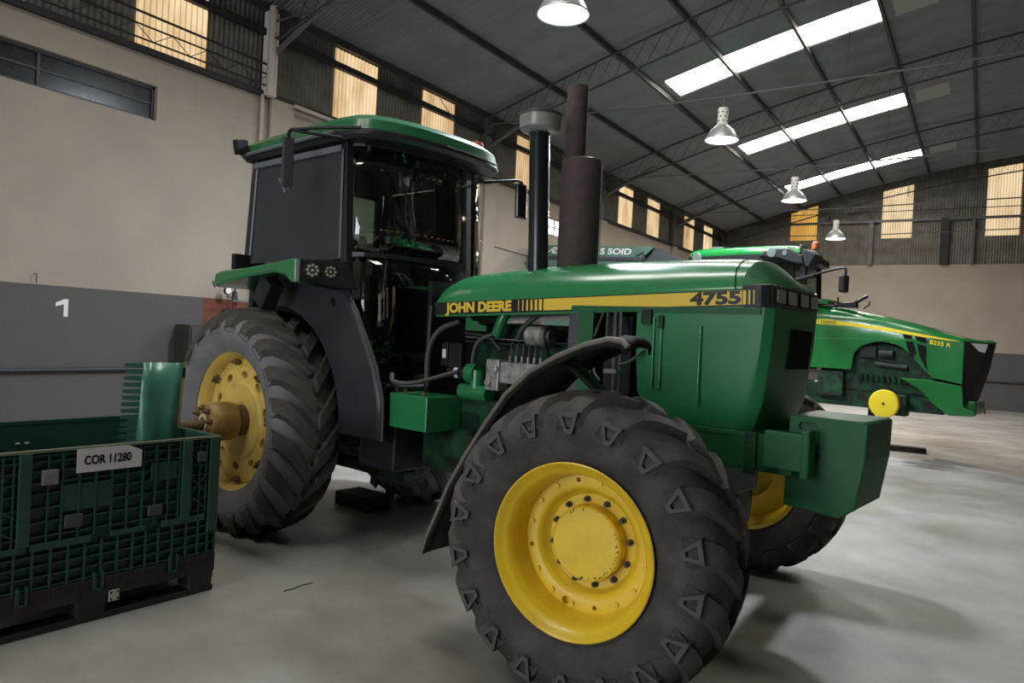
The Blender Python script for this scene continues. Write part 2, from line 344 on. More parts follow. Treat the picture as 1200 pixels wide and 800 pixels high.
# back wall: corrugated with tall translucent sheets
BT = [(-6.19, -5.27), (-3.16, -2.24), (-.13, .78), (2.9, 3.81), (5.9, 6.8), (8.9, 9.8), (11.9, 12.8), (14.9, 15.8), (17.9, 18.8)]
x = XL-.1
for i, (a, b) in enumerate(BT+[(XR, XR)]):
    for p, q in split(x, a): sheet_wall('corrugated_sheet', 'y', YB+.04, p-.06, q+.06, GB1-.03, 0, SHEETB, wb, ztop=lambda u: roofz(u)+.1)
    if b > a:
        sheet_wall('corrugated_sheet', 'y', YB+.05, a, b, GB1-.03, 5.63, SHEETB, wb)
        sheet_wall('translucent_sheet' if a < 1 else 'translucent_sheet_offscreen', 'y', YB+.02, a, b, 5.62, 0, TRANSO if i == 0 else TRANSB, wb, ztop=lambda u: roofz(u)-.12 if u < -4 else roofz(u)-.25)
        sheet_wall('corrugated_sheet', 'y', YB+.05, a, b, 6.3, 0, SHEET, wb, ztop=lambda u: roofz(u)+.1)
    x = b
obj('girt_rail', MB().box(XL, XR, YB-.09, YB, 6.17, 6.25), IRONG, wb)
obj('tie_rod', MB().tube([(XL, YB-.15, 6.52), (XR, YB-.15, 6.52)], .014, 6), IRON, wb)
for xp, w, m_ in ((-3.47, .14, IRONG), (-1.25, .26, IRON), (-.46, .1, IRONG), (4.5, .14, IRONG)): obj('wall_post', MB().box(xp-w/2, xp+w/2, YB-.1, YB, GB1, 6.25 if m_ is IRON else 6.2), m_, wb)
obj('conduit_pipe', MB().tube([(XL, YB-.03, .91), (XR, YB-.03, .91)], .03, 8), DKSTEEL, wb, smooth=50)
# roof: arched corrugated sheets, skylight strips, purlins and lattice trusses
ce = MB(); n_ = 14; xs_ = [6.0+(XR+.3-6.0)*i/n_ for i in range(n_+1)]
ce.v = [(x_, y_, roofz(x_)+.02) for x_ in xs_ for y_ in (YF-.3, YB+.3)]; ce.f = [(2*i, 2*i+1, 2*i+3, 2*i+2) for i in range(n_)]
ceil_ = struct(obj('ceiling', ce, ROOFM, solid=.02))
def roof_strip(w, x0, x1, nx):
    mb = MB(); us = wave_u(0, w); xs = [x0+(x1-x0)*i/nx for i in range(nx+1)]
    for x_ in xs:
        for u, a in us: mb.v.append((x_, u, roofz(x_)+a*1.5))
    n = len(us); mb.f = [(i*n+j, i*n+j+1, (i+1)*n+j+1, (i+1)*n+j) for i in range(nx) for j in range(n-1)]
    return mb
PUR = [-8.5+1.342*k for k in range(0, 22)]
SKX = [-5.65, PUR[3], PUR[4], -1.83]
SW = .93
me_full = mesh('roof_sheet', roof_strip(SW, XL-.3, 6.1, 14), ROOFM, 60); me_lo = mesh('roof_sheet', roof_strip(SW, XL-.3, SKX[0], 4), ROOFM, 60); me_hi = mesh('roof_sheet', roof_strip(SW, SKX[3], 6.1, 8), ROOFM, 60)
me_sky = [mesh('skylight_panel', roof_strip(SW, a, b, 3), SKYM, 60) for a, b in zip(SKX, SKX[1:])]
me_patch = mesh('vent_panel', roof_strip(SW*.9, -1.62, -.95, 2), mat('vent_panel', (.33, .33, .31), .7), 60)
for yt in [2.6*k-5.2 for k in range(0, 13)]:
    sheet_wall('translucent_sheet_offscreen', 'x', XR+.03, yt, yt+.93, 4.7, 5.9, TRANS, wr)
    sheet_wall('corrugated_sheet', 'x', XR+.05, yt+.93, yt+2.6, 4.65, 6.1, SHEET, wr)
sheet_wall('corrugated_sheet', 'x', XR+.07, YF, YB, 5.85, 6.1, SHEET, wr)
for xt in [XL+3.0*k for k in range(0, 10)]:
    sheet_wall('corrugated_sheet', 'y', YF-.05, xt, min(xt+2.1, XR), 4.65, 0, SHEET, wf, ztop=lambda u: roofz(u)+.1)
    if xt+2.1 < XR:
        sheet_wall('corrugated_sheet', 'y', YF-.05, xt+2.1, min(xt+3, XR), 4.65, 0, SHEET, wf, ztop=lambda u: roofz(u)+.1)
SKYY = [13.87+5.27*k for k in range(-3, 3)]
y = YF-.3
for s in SKYY+[YB+.3]:
    for a, b in split(y, s): put('roof_sheet', me_full, ceil_, (0, a, 0), scale=(1, (b-a)/SW*1.002, 1))
    if s < YB:
        put('roof_sheet', me_lo, ceil_, (0, s, 0)); put('roof_sheet', me_hi, ceil_, (0, s, 0))
        for m_ in me_sky: put('skylight_panel' if s > 13 else 'skylight_panel_offscreen', m_, ceil_, (0, s, 0))
        put('vent_panel', me_patch, ceil_, (0, s+.04, -.03))
    y = s+SW
pm = mesh('purlin', MB().box(-.028, .028, YF, YB, -.12, -.02), MATS['truss_iron'] if 'truss_iron' in MATS else mat('truss_iron', (.045, .045, .045), .6, .2))
for x_ in PUR[:14]: put('purlin', pm, ceil_, (x_, 0, roofz(x_)))
tr = MB(); n_ = 92; top, bot = [], []
for i in range(n_+1):
    x_ = XL+(XR-XL)*i/n_; z_ = roofz(x_); top.append((x_, 0, z_-.16)); bot.append((x_, 0, z_-.62 if 0 < i < n_ else z_-.4))
tr.tube(top, .022, 5); tr.tube(bot, .022, 5)
zig = [(top[i] if i % 2 == 0 else bot[i]) for i in range(n_+1)]; tr.tube(zig, .007, 4); tr.tube([(bot[i] if i % 2 == 0 else top[i]) for i in range(n_+1)], .007, 4)
trm = mesh('roof_truss', tr, mat('truss_iron', (.045, .045, .045), .6, .2))
TRY = [1.28+5.22*k for k in range(-1, 6)]
rod = mesh('tie_rod', MB().tube([(XL+.1, 0, 5.75), (-3.7, 0, 5.66), (XR, 0, 6.0)], .017, 6), IRONG)
for y_ in TRY:
    t_ = put('roof_truss', trm, ceil_, (0, min(y_, 27.7), 0)); put('tie_rod', rod, t_, (0, 0, 0))
    obj('hanger_rod', MB().tube([(-1.9, 0, roofz(-1.9)-.6), (-1.9, 0, 5.9)], .008, 5), IRON, t_)
br = mesh('roof_brace', MB().tube([(XL+.1, 0, 5.3), (XL+1.5, 0, roofz(XL+1.5)-.5)], .04, 6), IRONG)
for y_ in TRY[1:]: put('roof_brace', br, ceil_, (0, min(y_, 27.7)+.05, 0))

# ------------------------------------------------------------------ high-bay lamps hanging from the tie rods
LAMPM = emis('lamp_glow', (.93, .97, 1), 14)
REFL = mat('lamp_reflector', (.45, .47, .48), .35, .5); REFLI = mat('lamp_reflector_inside', (.85, .87, .9), .3)
def lamp(x_, y_, z_, label, colr):
    t = thing('high_bay_lamp', label, 'lamp', (x_, y_, z_), group='hanging lamps in a row under the roof')
    obj('reflector', MB().lathe([(.27, 0), (.265, .02), (.23, .09), (.19, .16), (.12, .22), (.085, .25)], 32, axis='z'), REFL, t, smooth=40, solid=.006)
    nk = obj('neck', MB().lathe([(.0, .24), (.085, .24), (.085, .50), (.075, .53), (.0, .54)], 20, axis='z'), WHITE, t, smooth=40)
    vent = mesh('dark_vent_disc', MB().cyl((0, 0, 0), (.006, 0, 0), .014, n=8), BLACK)  # black discs painted for the dark inside of the perforations, not cut
    for k in range(7):
        for zz in (.31, .38, .45): a = 2*pi*k/7+zz*5; put('dark_vent_disc', vent, nk, (.083*cos(a), .083*sin(a), zz), (0, 0, a))
    obj('lamp_glass', MB().lathe([(0, -.01), (.15, -.004), (.255, .012)], 32, axis='z'), LAMPM, t, smooth=40)
    obj('hook', MB().tube([(0, 0, .53), (0, 0, 5.668-z_)], .012, 8), IRONG, t)
    l = bpy.data.lights.new('lamp_light', 'AREA'); l.shape = 'DISK'; l.size = .5; l.energy = LAMP_W; l.color = colr
    lo = put('lamp_light', l, t, (0, 0, -.03)); return t
lamp(-3.80, 6.50, 4.93, 'bright hanging bell lamp above the rusty exhaust of the old tractor', (.80, .90, 1))
lamp(-3.74, 11.72, 4.95, 'hanging bell lamp with perforated white neck below the nearest lit skylight', (.82, .92, 1))
lamp(-3.70, 16.94, 4.92, 'hanging bell lamp with dim warm dome in front of the farthest skylight', (1, .9, .75))
lamp(-3.66, 22.16, 4.80, 'small hanging bell lamp against the corrugated end wall beside the orange sheet', (.95, .96, 1))

# ------------------------------------------------------------------ the old tractor (x forward, y to its left, z up; origin under the rear axle)
TR = thing('tractor', 'old green and yellow row-crop tractor numbered 4755 with dark glazed cab and black front fender', 'tractor', (-4.587, 4.459, 0), -.13)

def tyre_mesh(R, rim, w, lug_h, sh):
    """carcass; wheel axis = y, R: outer lug radius"""
    rt = R-lug_h; h = w/2
    p = [(rim-.01, -h*.80), (rim+.015, -h*.86), (rim+(rt-rim)*.25, -h*.97), (rim+(rt-rim)*.45, -h*1.02), (rt-.125, -h*1.02), (rt-.075, -h*.96), (rt-.035, -h*.84), (rt-.012, -h*.62), (rt-.003, -h*.3), (rt, 0)]
    p += [(r, -y) for r, y in p[-2::-1]]
    return MB().lathe(p, 72)
def lug_mesh(R, w, lug_h, side, da, wid, window=True, rim=.4, drop=.5):
    """one tread bar running from the crown to the shoulder and down the sidewall"""
    h = w/2; rt = R-lug_h; mb = MB(); sec = []
    path = [(.05, rt, R), (.30, rt-.004, R-.002), (.60, rt-.013, R-.010), (.80, rt-.033, R-.026), (.94, rt-.075, R-.062), (1.03, rt-.115, R-.100)]
    for k, (t, r0, r1) in enumerate(path):
        yy = side*h*t; a = da*t; wd = wid*(1.0, 1.0, 1.05, 1.12, 1.2, 1.25)[k]; hw0, hw1 = wd*.62/R, wd*.42/R
        r0 -= .02
        q = []
        for ang, rr in ((a-hw0, r0), (a-hw1, r1), (a+hw1, r1), (a+hw0, r0)): q.append((rr*cos(ang), yy, rr*sin(ang)))
        sec.append(q)
    # end running down the sidewall
    rr = R-.10-(R-rim)*.20*drop*2; a = da*1.05; hw = wid*.5/R
    yb = side*h*1.035
    r_in = [(rr*cos(a-hw), yb-side*.03, rr*sin(a-hw)), ((rr+.012)*cos(a-hw*.9), yb+side*.008, (rr+.012)*sin(a-hw*.9)), ((rr+.012)*cos(a+hw*.9), yb+side*.008, (rr+.012)*sin(a+hw*.9)), (rr*cos(a+hw), yb-side*.03, rr*sin(a+hw))]
    sec.append(r_in)
    mb.loft(sec, True, True)
    return mb
def tri_mesh(R, w, side, da, wid, rim):
    """raised triangular outline moulded on the shoulder at the end of a bar"""
    h = w/2; mb = MB(); r1, r0 = R-.085, R-.085-(R-rim)*.31; a = da*1.03; yb = side*(h*1.035+.004)
    A = (r1, a-wid*.55/R); B = (r1, a+wid*.55/R); Cc = (r0, a+wid*.08/R); D = (r0, a-wid*.3/R)
    P = [A, B, Cc, D]; cx = sum(p[0] for p in P)/4; ca = sum(p[1] for p in P)/4
    I = [(cx+(p[0]-cx)*.55, ca+(p[1]-ca)*.55) for p in P]
    def mk(p, y): return (p[0]*cos(p[1]), y, p[0]*sin(p[1]))
    vs = [mk(p, yb-side*.03) for p in P]+[mk(p, yb+side*.013) for p in P]+[mk(p, yb+side*.013) for p in I]+[mk(p, yb-side*.012) for p in I]
    n = 4; fs = []
    for k in range(3): fs += [(k*n+i, k*n+(i+1) % n, (k+1)*n+(i+1) % n, (k+1)*n+i) for i in range(n)]
    return mb.add(vs, fs+[(12, 13, 14, 15)])
def wheel(R, rim, w, lug_h, nl, da, wid, loc, rotz, rubber, lugm, frame):
    t = put('tyre', mesh('tyre', tyre_mesh(R, rim, w, lug_h, 0), rubber, 35), TR, loc, (0, 0, rotz))
    for side in (-1, 1):
        lm = mesh('tread_lug', lug_mesh(R, w, lug_h, side, da, wid, rim=rim), lugm, 30)
        tm = mesh('lug_window', tri_mesh(R, w, side, da, wid, rim), mat('tyre_rubber_pale', (.075, .07, .067), .75, 0, (.05, .047, .045), 9), 30) if frame else None  # frames coloured paler than the tyre so their recesses read as shaded
        for k in range(nl):
            a = 2*pi*(k+(.5 if side > 0 else 0)+.28)/nl
            put('tread_lug', lm, t, (0, 0, 0), (0, a, 0))
            if tm: put('lug_window', tm, t, (0, 0, 0), (0, a, 0))
    return t
STEER = .153
RF, RR = .69, .865
FRC, FLC = (3.298, -1.06, .684), (3.04, 1.40, .686)
wheel(RF, .385, .47, .030, 18, .30, .105, FRC, STEER, RUBBER, RUBBER, True)
wheel(RF, .385, .47, .030, 18, -.30, .105, FLC, STEER+pi, RUBBER, RUBBER, False)
RRC, RLC = (0, -.845, .852), (0, .845, .852)
wheel(RR, .53, .50, .055, 20, .33, .115, RRC, 0, RUBBERD, RUBBERL, False)
wheel(RR, .53, .50, .055, 20, -.33, .115, RLC, pi, RUBBERD, RUBBERL, False)
nut = MB().cyl((0, 0, 0), (0, -.018, 0), .0145, n=6).cyl((0, -.018, 0), (0, -.034, 0), .008, n=8)
NUT = mesh('wheel_nut', nut, DKSTEEL); NUTB = mesh('wheel_nut', MB().cyl((0, 0, 0), (0, -.02, 0), .024, n=6).cyl((0, -.02, 0), (0, -.045, 0), .013, n=8), RUSTB)
BOLT = mesh('rim_bolt', MB().cyl((0, 0, 0), (0, -.012, 0), .012, n=6), YELLOW)
def front_rim(loc, rotz):
    prof = [(.36, .205), (.388, .20), (.392, .19), (.345, .16), (.335, .08), (.330, -.04), (.338, -.12), (.352, -.165), (.372, -.178), (.385, -.19), (.397, -.205), (.400, -.216), (.394, -.220), (.384, -.212), (.374, -.196), (.360, -.186), (.345, -.172), (.332, -.125), (.322, -.04), (.322, .06), (.36, .205)]
    r = put('front_rim', mesh('front_rim', MB().lathe([(q*.9625, v) for q, v in prof], 72), YELLOW, 40), TR, loc, (0, 0, rotz))
    fd = obj('wheel_disc', MB().lathe([(.313, -.028), (.310, -.042), (.258, -.046), (.246, -.040), (.234, -.018), (.222, .004), (.212, .012), (.172, .014), (.165, .02), (.165, .06), (.31, .02), (.313, -.028)], 72), YELLOW, r, smooth=35)
    h = obj('hub_cover', MB().lathe([(.168, .05), (.168, -.048), (.160, -.056), (.06, -.057), (0, -.057)], 64), YELLOW, r, smooth=35)
    for k in range(12):
        a = 2*pi*(k+.3)/12; put('wheel_nut', NUT, r, (.192*cos(a), .014, .192*sin(a)))
    for k in range(16):
        a = 2*pi*(k+.5)/16; put('rim_bolt', BOLT, r, (.285*cos(a), -.044, .285*sin(a))) if k % 4 else None
    hm = MB(); an = radians(-108); hm.cyl((.290*cos(an), -.09, .290*sin(an)), (.290*cos(an), -.012, .290*sin(an)), .019, n=16)
    for k in range(0, 16, 4): a = 2*pi*(k+.5)/16; hm.cyl((.285*cos(a), -.09, .285*sin(a)), (.285*cos(a), -.012, .285*sin(a)), .011, n=12)
    cut(fd, hm)
    ch = mesh('paint_chip', MB().obox((0, 0, 0), (.012, .002, .005)), RUSTB)
    for k in range(26):
        a = random.uniform(-1.9, 2.2); rr = random.uniform(.150, .160); put('paint_chip', ch, r, (rr*cos(a), -.0575, rr*sin(a)), (0, random.uniform(0, 3), 0), (random.uniform(.4, 1.3), 1, random.uniform(.4, 1.2)))
    return r
front_rim(FRC, STEER); front_rim(FLC, STEER+pi)
def rear_rim(loc, rotz):
    prof = [(.50, .19), (.538, .20), (.50, .15), (.475, .05), (.475, -.06), (.49, -.13), (.515, -.17), (.535, -.188), (.545, -.196), (.545, -.208), (.535, -.206), (.512, -.182), (.485, -.14), (.466, -.06), (.466, .05), (.50, .19)]
    r = put('rear_rim', mesh('rear_rim', MB().lathe(prof, 72), YELLOWD, 40), TR, loc, (0, 0, rotz))
    d = obj('wheel_disc', MB().lathe([(.47, -.08), (.468, -.100), (.425, -.105), (.410, -.105), (.402, -.108), (.300, -.108), (.280, -.120), (.255, -.115), (.12, -.095), (.09, -.09), (.09, .0), (.47, .0), (.47, -.08)], 72), YELLOWD, r, smooth=30)
    hm = MB(); n = 20
    for k in range(10):      # oval slots cut right through the disc
        a = 2*pi*(k+.35)/10; er, et = (cos(a), sin(a)), (-sin(a), cos(a))
        ring = [(.352*er[0]+.044*cos(t)*et[0]+.028*sin(t)*er[0], .352*er[1]+.044*cos(t)*et[1]+.028*sin(t)*er[1]) for t in [2*pi*i/n for i in range(n)]]
        hm.loft([[(x, y, z) for x, z in ring] for y in (-.16, .05)], True, True)
    cut(d, hm)
    for k in range(8):
        a = 2*pi*(k+.1)/8
        c = put('rim_clamp', mesh('rim_clamp', MB().box(-.035, .035, -.018, .005, -.022, .022), YELLOWD), r, (.442*cos(a), -.103, .442*sin(a)), (0, -a+pi/2, 0))
        for s in (-.016, .016): put('wheel_nut', NUTB, r, (.442*cos(a)-s*sin(a), -.121, .442*sin(a)+s*cos(a)))
    return r
rr_ = rear_rim(RRC, 0); rear_rim(RLC, pi)
def rear_hub(loc, rotz):
    h = put('wheel_hub', mesh('wheel_hub', MB().lathe([(.0, -.092), (.105, -.092), (.105, -.11), (.088, -.115), (.088, -.155), (.130, -.17), (.145, -.20), (.145, -.35), (.135, -.382), (.11, -.39), (.0, -.392)], 40), mat('hub_casting', (.42, .27, .08), .55, 0, (.20, .12, .05), 9, lo=.4, hi=.7), 35), TR, loc, (0, 0, rotz))
    obj('hub_collar', MB().lathe([(.104, -.085), (.116, -.09), (.116, -.155), (.09, -.16)], 40), RUSTB, h, smooth=40)
    obj('hub_face', MB().lathe([(.062, -.392), (.064, -.402), (.040, -.404), (.038, -.394)], 32), mat('cream_face', (.62, .52, .3), .6), h, smooth=40)
    for k in range(8):
        a = 2*pi*(k+.2)/8; put('wheel_nut', NUTB, h, (.105*cos(a), -.388, .105*sin(a)))
    obj('axle_shaft', MB().cyl((0, -.3, -.02), (0, -.575, -.02), .038, n=24), RUSTB, h, smooth=40)
rear_hub(RRC, 0); rear_hub(RLC, pi)

# running gear
obj('rear_axle', MB().cyl((0, -.74, .852), (0, .74, .852), .11, n=24).cyl((0, -.45, .852), (0, .45, .852), .20, n=24), GREENG, TR, smooth=40)
obj('transmission', MB().box(-.4, 1.35, -.24, .24, .62, 1.28).box(1.0, 1.9, -.3, .3, .66, 1.1), GREENG, TR, bev=.03)
obj('drawbar', MB().box(-.95, .9, -.06, .06, .42, .5).box(-.2, .0, -.2, .2, .42, .75), GREENG, TR, bev=.01)
obj('front_axle', MB().cyl((3.325, -.9, .69), (3.06, 1.25, .69), .085, n=20).lathe([(.0, -.2), (.12, -.19), (.19, -.08), (.2, 0), (.19, .08), (.12, .19), (0, .2)], 28, c=(3.325, .12, .69), axis='x').cyl((3.325, -.80, .50), (3.325, -.80, .88), .075, n=16).cyl((3.09, 1.12, .50), (3.09, 1.12, .88), .075, n=16), GREENG, TR, smooth=40)
obj('steering_rod', MB().tube([(3.12, -.8, .66), (2.88, 1.1, .66)], .024, 10), DKSTEEL, TR, smooth=40)
obj('axle_pivot', MB().box(3.1, 3.55, -.25, .25, .80, 1.02), GREENG, TR, bev=.02)
fr = obj('frame_rail', MB().box(2.5, 3.93, -.34, -.26, 1.0, 1.185).box(2.5, 3.93, .26, .34, 1.0, 1.185).box(3.75, 3.88, -.34, .34, 1.0, 1.185), GREEND, TR, bev=.008)
obj('front_bracket', MB().box(3.80, 4.0, -.375, -.30, 1.03, 1.21).box(3.98, 4.02, -.385, -.29, 1.0, 1.23), GREEND, TR, bev=.01)
obj('front_bracket', MB().box(3.80, 4.0, .30, .375, 1.03, 1.21), GREEND, TR, bev=.01); obj('rail_strap', MB().box(3.70, 3.76, -.36, -.34, .98, 1.19), GREENG, TR, bev=.005)
# ballast weights: plates hung side by side on the front bracket
wp = [(3.86, .84), (4.12, .82), (4.19, .875), (4.225, 1.10), (4.23, 1.275), (4.215, 1.285), (3.87, 1.285)]
WPM = mesh('ballast_weight', MB().prism(wp, 'y', 0, .0345), GREEND)
for k in range(11):
    o = put('ballast_weight', WPM, TR, (0, -.21+k*.0385, 0)); kk = o.modifiers.new('b', 'BEVEL'); kk.width = .004; kk.segments = 1
e = obj('weight_side_plate', MB().prism(wp, 'y', -.232, -.212), GREEND, TR, bev=.008)
cut(e, MB().prism([(3.985+.018*cos(a), 1.235+.018*sin(a)) for a in [pi*(i/8-.5) for i in range(9)]]+[(3.935+.018*cos(a), 1.235+.018*sin(a)) for a in [pi*(i/8+.5) for i in range(9)]], 'y', -.26, -.20))
obj('cast_mark', MB().cyl((4.0, -.231, 1.10), (4.0, -.236, 1.10), .03, n=8).cyl((4.0, -.231, 1.15), (4.0, -.235, 1.15), .022, n=8), GREENG, e)

# hood: in its own frame, tilted nose-up
HW = .36
HD_L = (1.45, 0, 1.722); HD_R = (0, -.040, 0)
def hood_section(x, top, w, zb=-.02):
    k = top/.30
    half = [(-w, zb), (-w, .078), (-w*.975, .078+.022*k), (-w*.905, .078+.075*k), (-w*.80, .078+.125*k), (-w*.66, top-.055*k), (-w*.48, top-.022*k), (-w*.25, top-.005*k), (0, top)]
    half = [(y, min(z, top)) for y, z in half]
    return [(x, y, z) for y, z in half]+[(x, -y, z) for y, z in half[-2::-1]]
secs = []
for x, top, w in ((0.0, .125, .342), (.006, .17, .350), (.022, .215, .355), (.05, .25, .358), (.10, .278, .36), (.2, .292, .36), (.6, .306, .36), (1.0, .308, .36), (1.5, .297, .36), (1.9, .280, .36), (2.1, .268, .36), (2.2, .255, .358)):
    secs.append(hood_section(x, top, w))
hood = obj('hood', MB().loft(secs, True, True), GREEN, TR, smooth=38, loc=HD_L, rot=HD_R)
nose = obj('hood_nose', MB().loft([hood_section(2.2, .255, .358), hood_section(2.225, .238, .355), hood_section(2.285, .170, .348), hood_section(2.335, .114, .338), hood_section(2.345, .098, .33)], True, True), GREEND, hood, smooth=38)
cr = [(2.13, y*1.003, z+.0015) for (_, y, z) in hood_section(2.13, .264, .36)[1:-1]]
obj('panel_seam', MB().tube([(x+ (z-.24)*-.25, y, z) for (x, y, z) in cr[:9]], .0028, 5), BLACK, hood)
BAND = mat('black_decal', (.012, .012, .013), .35)
obj('decal_band', MB().box(.0, .96, -.3625, -.36, 0, .074), BAND, hood)
obj('decal_stripe', MB().box(.96, 2.22, -.3625, -.36, .002, .072), YELLOW2, hood)
obj('decal_line', MB().box(0, 2.3, -.363, -.36, -.006, .0015), BAND, hood); obj('decal_line', MB().box(0, 2.3, -.363, -.36, .0725, .077), BAND, hood)
text('lettering', 'JOHN DEERE', .088, YELLOW2, hood, (.115, -.3635, .008), bold=.0045, depth=.0006, width=.59)
for k in range(6): obj('decal_bar', MB().box(.76+.033*k, .766+.033*k+.0035*k, -.3637, -.3622, .003, .071), YELLOW2, hood)
text('lettering', '4755', .085, BAND, hood, (1.925, -.3635, .009), bold=.004, depth=.0006, width=.275)
for k, (a, b) in enumerate(((2.205, 2.209), (2.226, 2.233), (2.247, 2.258), (2.268, 2.281), (2.290, 2.302))): obj('decal_bar', MB().box(a, b, -.3637, -.3622, .003, .071), BAND, hood)
# headlamp band across the nose
hb = obj('headlamp_band', MB().loft([[(2.21, -.361, z), (2.30, -.361, z), (2.34, -.345, z), (2.352, -.30, z), (2.352, .30, z), (2.34, .345, z), (2.21, .361, z)] for z in (-.015, .098)], True, True), BLACKG, TR, bev=.004, loc=HD_L, rot=HD_R)
for k, yy in enumerate((-.245, -.09, .09, .245)):
    h_ = obj('headlamp', MB().box(2.35, 2.358, yy-.065, yy+.065, .004, .084), BLACK, hb, bev=.006)
    obj('headlamp_lens', MB().box(2.356, 2.362, yy-.056, yy+.056, .012, .076), mat('headlamp_glass', (.36, .34, .31), .3, .2, (.45, .43, .40), 40), hb, bev=.004)
obj('decal_stripe', MB().box(2.21, 2.30, -.3628, -.3612, .003, .071), YELLOW2, hb)
for a, b in ((2.232, 2.238), (2.252, 2.262), (2.276, 2.300)): obj('decal_bar', MB().box(a, b, -.3637, -.3626, .003, .071), BAND, hb)
# grille housing under the hood
def plan(z, w, xf, xs, xr=3.06): return [(xr, -w, z), (xs, -w, z), (xs+.05, -w+.010, z), (xf, -w+.05, z), (xf+.012, -w*.4, z), (xf+.012, w*.4, z), (xf, w-.05, z), (xs+.05, w-.010, z), (xs, w, z), (xr, w, z)]
gh = obj('grille_housing', MB().loft([plan(1.175, .325, 3.70, 3.60, 3.22), plan(1.20, .335, 3.715, 3.62, 3.16), plan(1.33, .35, 3.76, 3.67, 3.08), plan(1.60, .358, 3.79, 3.70), plan(1.80, .36, 3.80, 3.715)], True, True), mat('green_housing', (.020, .185, .062), .42, 0, (.032, .175, .07), 3, lo=.45, hi=.8, spec=.35), TR, smooth=32)
for x in (3.17, 3.215, 3.44): obj('pressed_rib', MB().tube([(x, -.357, 1.36 if x < 3.4 else 1.30), (x, -.360, 1.74 if x < 3.4 else 1.70)], .011 if x < 3.4 else .013, 8), GREEN, gh, smooth=50)
obj('mesh_screen', MB().add([(3.816, -.10, 1.70), (3.816, .2, 1.70), (3.800, .2, 1.50), (3.800, -.10, 1.50)], [(0, 1, 2, 3)]), MATTE, gh, solid=.008)
obj('lower_lip', MB().box(3.15, 3.66, -.345, -.325, 1.16, 1.18), GREEND, gh)
obj('hood_latch', MB().box(3.10, 3.16, -.385, -.36, 1.70, 1.78).box(3.20, 3.23, -.38, -.36, 1.68, 1.75), GREENG, gh, bev=.004)
obj('hood_sill', MB().box(2.62, 3.75, -.365, -.345, 1.765, 1.795), GREEND, TR)
# posts that carry the hood
obj('hood_post', MB().box(2.68, 2.78, -.37, -.33, 1.0, 1.775), GREEND, TR, bev=.004); obj('hood_post', MB().box(2.68, 2.78, .33, .37, 1.0, 1.775), GREEND, TR, bev=.004)
obj('radiator_shroud', MB().box(2.60, 2.68, -.36, .36, 1.0, 1.75), DKGREY, TR, bev=.006)
obj('radiator', MB().box(2.82, 3.0, -.30, .30, 1.0, 1.74), BLACK, TR)
obj('firewall', MB().box(1.38, 1.42, -.36, .36, 1.1, 1.95), BLACK, TR)

# engine
en = obj('engine_block', MB().box(1.62, 2.62, -.20, .20, .88, 1.36).box(1.66, 2.58, -.17, .17, 1.36, 1.56), GREENG, TR, bev=.02)
obj('rocker_cover', MB().box(1.70, 2.55, -.11, .13, 1.56, 1.68), GREENG, en, bev=.03)
obj('oil_pan', MB().box(1.75, 2.5, -.18, .18, .66, .88), GREENG, en, bev=.04)
obj('intake_pipe', MB().tube([(1.93, -.24, 1.60), (1.99, -.26, 1.70), (2.03, -.22, 1.80)], .036, 14), GREEN, en, smooth=50)
obj('bracket_plate', MB().prism([(1.67, 1.62), (1.86, 1.62), (1.86, 1.655), (1.80, 1.665), (1.78, 1.685), (1.73, 1.69), (1.71, 1.72), (1.67, 1.72)], 'y', -.27, -.25), GREEN, en)
ip = obj('injection_pump', MB().box(1.93, 2.36, -.32, -.20, 1.29, 1.43), ALU, TR, bev=.012)
obj('pump_head', MB().box(1.94, 2.05, -.34, -.24, 1.24, 1.44).cyl((2.02, -.36, 1.38), (2.02, -.30, 1.38), .03, n=14).cyl((1.97, -.36, 1.29), (1.97, -.30, 1.29), .025, n=14), ALU, ip, bev=.006)
for k in range(6):
    x = 2.09+.05*k
    obj('pump_fitting', MB().cyl((x, -.27, 1.42), (x, -.27, 1.47), .013, n=10), STEEL, ip)
    obj('fuel_line', MB().tube([(x, -.27, 1.46), (x, -.27, 1.53), (x-.03, -.22, 1.56), (x-.02+.05*(k-2), -.14, 1.57)], .0055, 6, 1), STEEL, en)
al = obj('alternator', MB().cyl((2.24, -.27, 1.605), (2.36, -.27, 1.605), .062, n=24), ALU, TR, smooth=40)
obj('alternator_pulley', MB().cyl((2.365, -.27, 1.605), (2.40, -.27, 1.605), .07, n=24).cyl((2.40, -.27, 1.605), (2.42, -.27, 1.605), .045, n=24), STEEL, al, smooth=40)
obj('fan_belt', MB().tube([(2.41, -.30, 1.67), (2.45, -.15, 1.60), (2.45, -.05, 1.25), (2.43, -.15, 1.2), (2.41, -.33, 1.56)], .012, 6), BLACK, en)
of = obj('oil_filter', MB().cyl((1.60, -.31, 1.335), (1.76, -.31, 1.335), .052, n=24), BLACKG, TR, smooth=40)
obj('filter_label', MB().lathe([(.0526, 1.665), (.0526, 1.70)], 10, (0, -.31, 1.335), 'x', pi*.8, pi*1.25), PAPER, of)
obj('filter_base', MB().cyl((1.76, -.30, 1.335), (1.84, -.30, 1.335), .068, n=24).cyl((1.83, -.30, 1.20), (1.83, -.30, 1.36), .05, n=20).cyl((1.70, -.30, 1.21), (1.95, -.30, 1.21), .055, n=20), GREEN, en, smooth=40)
cb = obj('control_box', MB().box(1.54, 1.60, -.36, -.33, 1.37, 1.53).box(1.60, 1.72, -.35, -.30, 1.36, 1.53), BLACK, TR, bev=.004)
obj('box_label', MB().box(1.553, 1.587, -.3625, -.36, 1.425, 1.485), PAPER, cb)
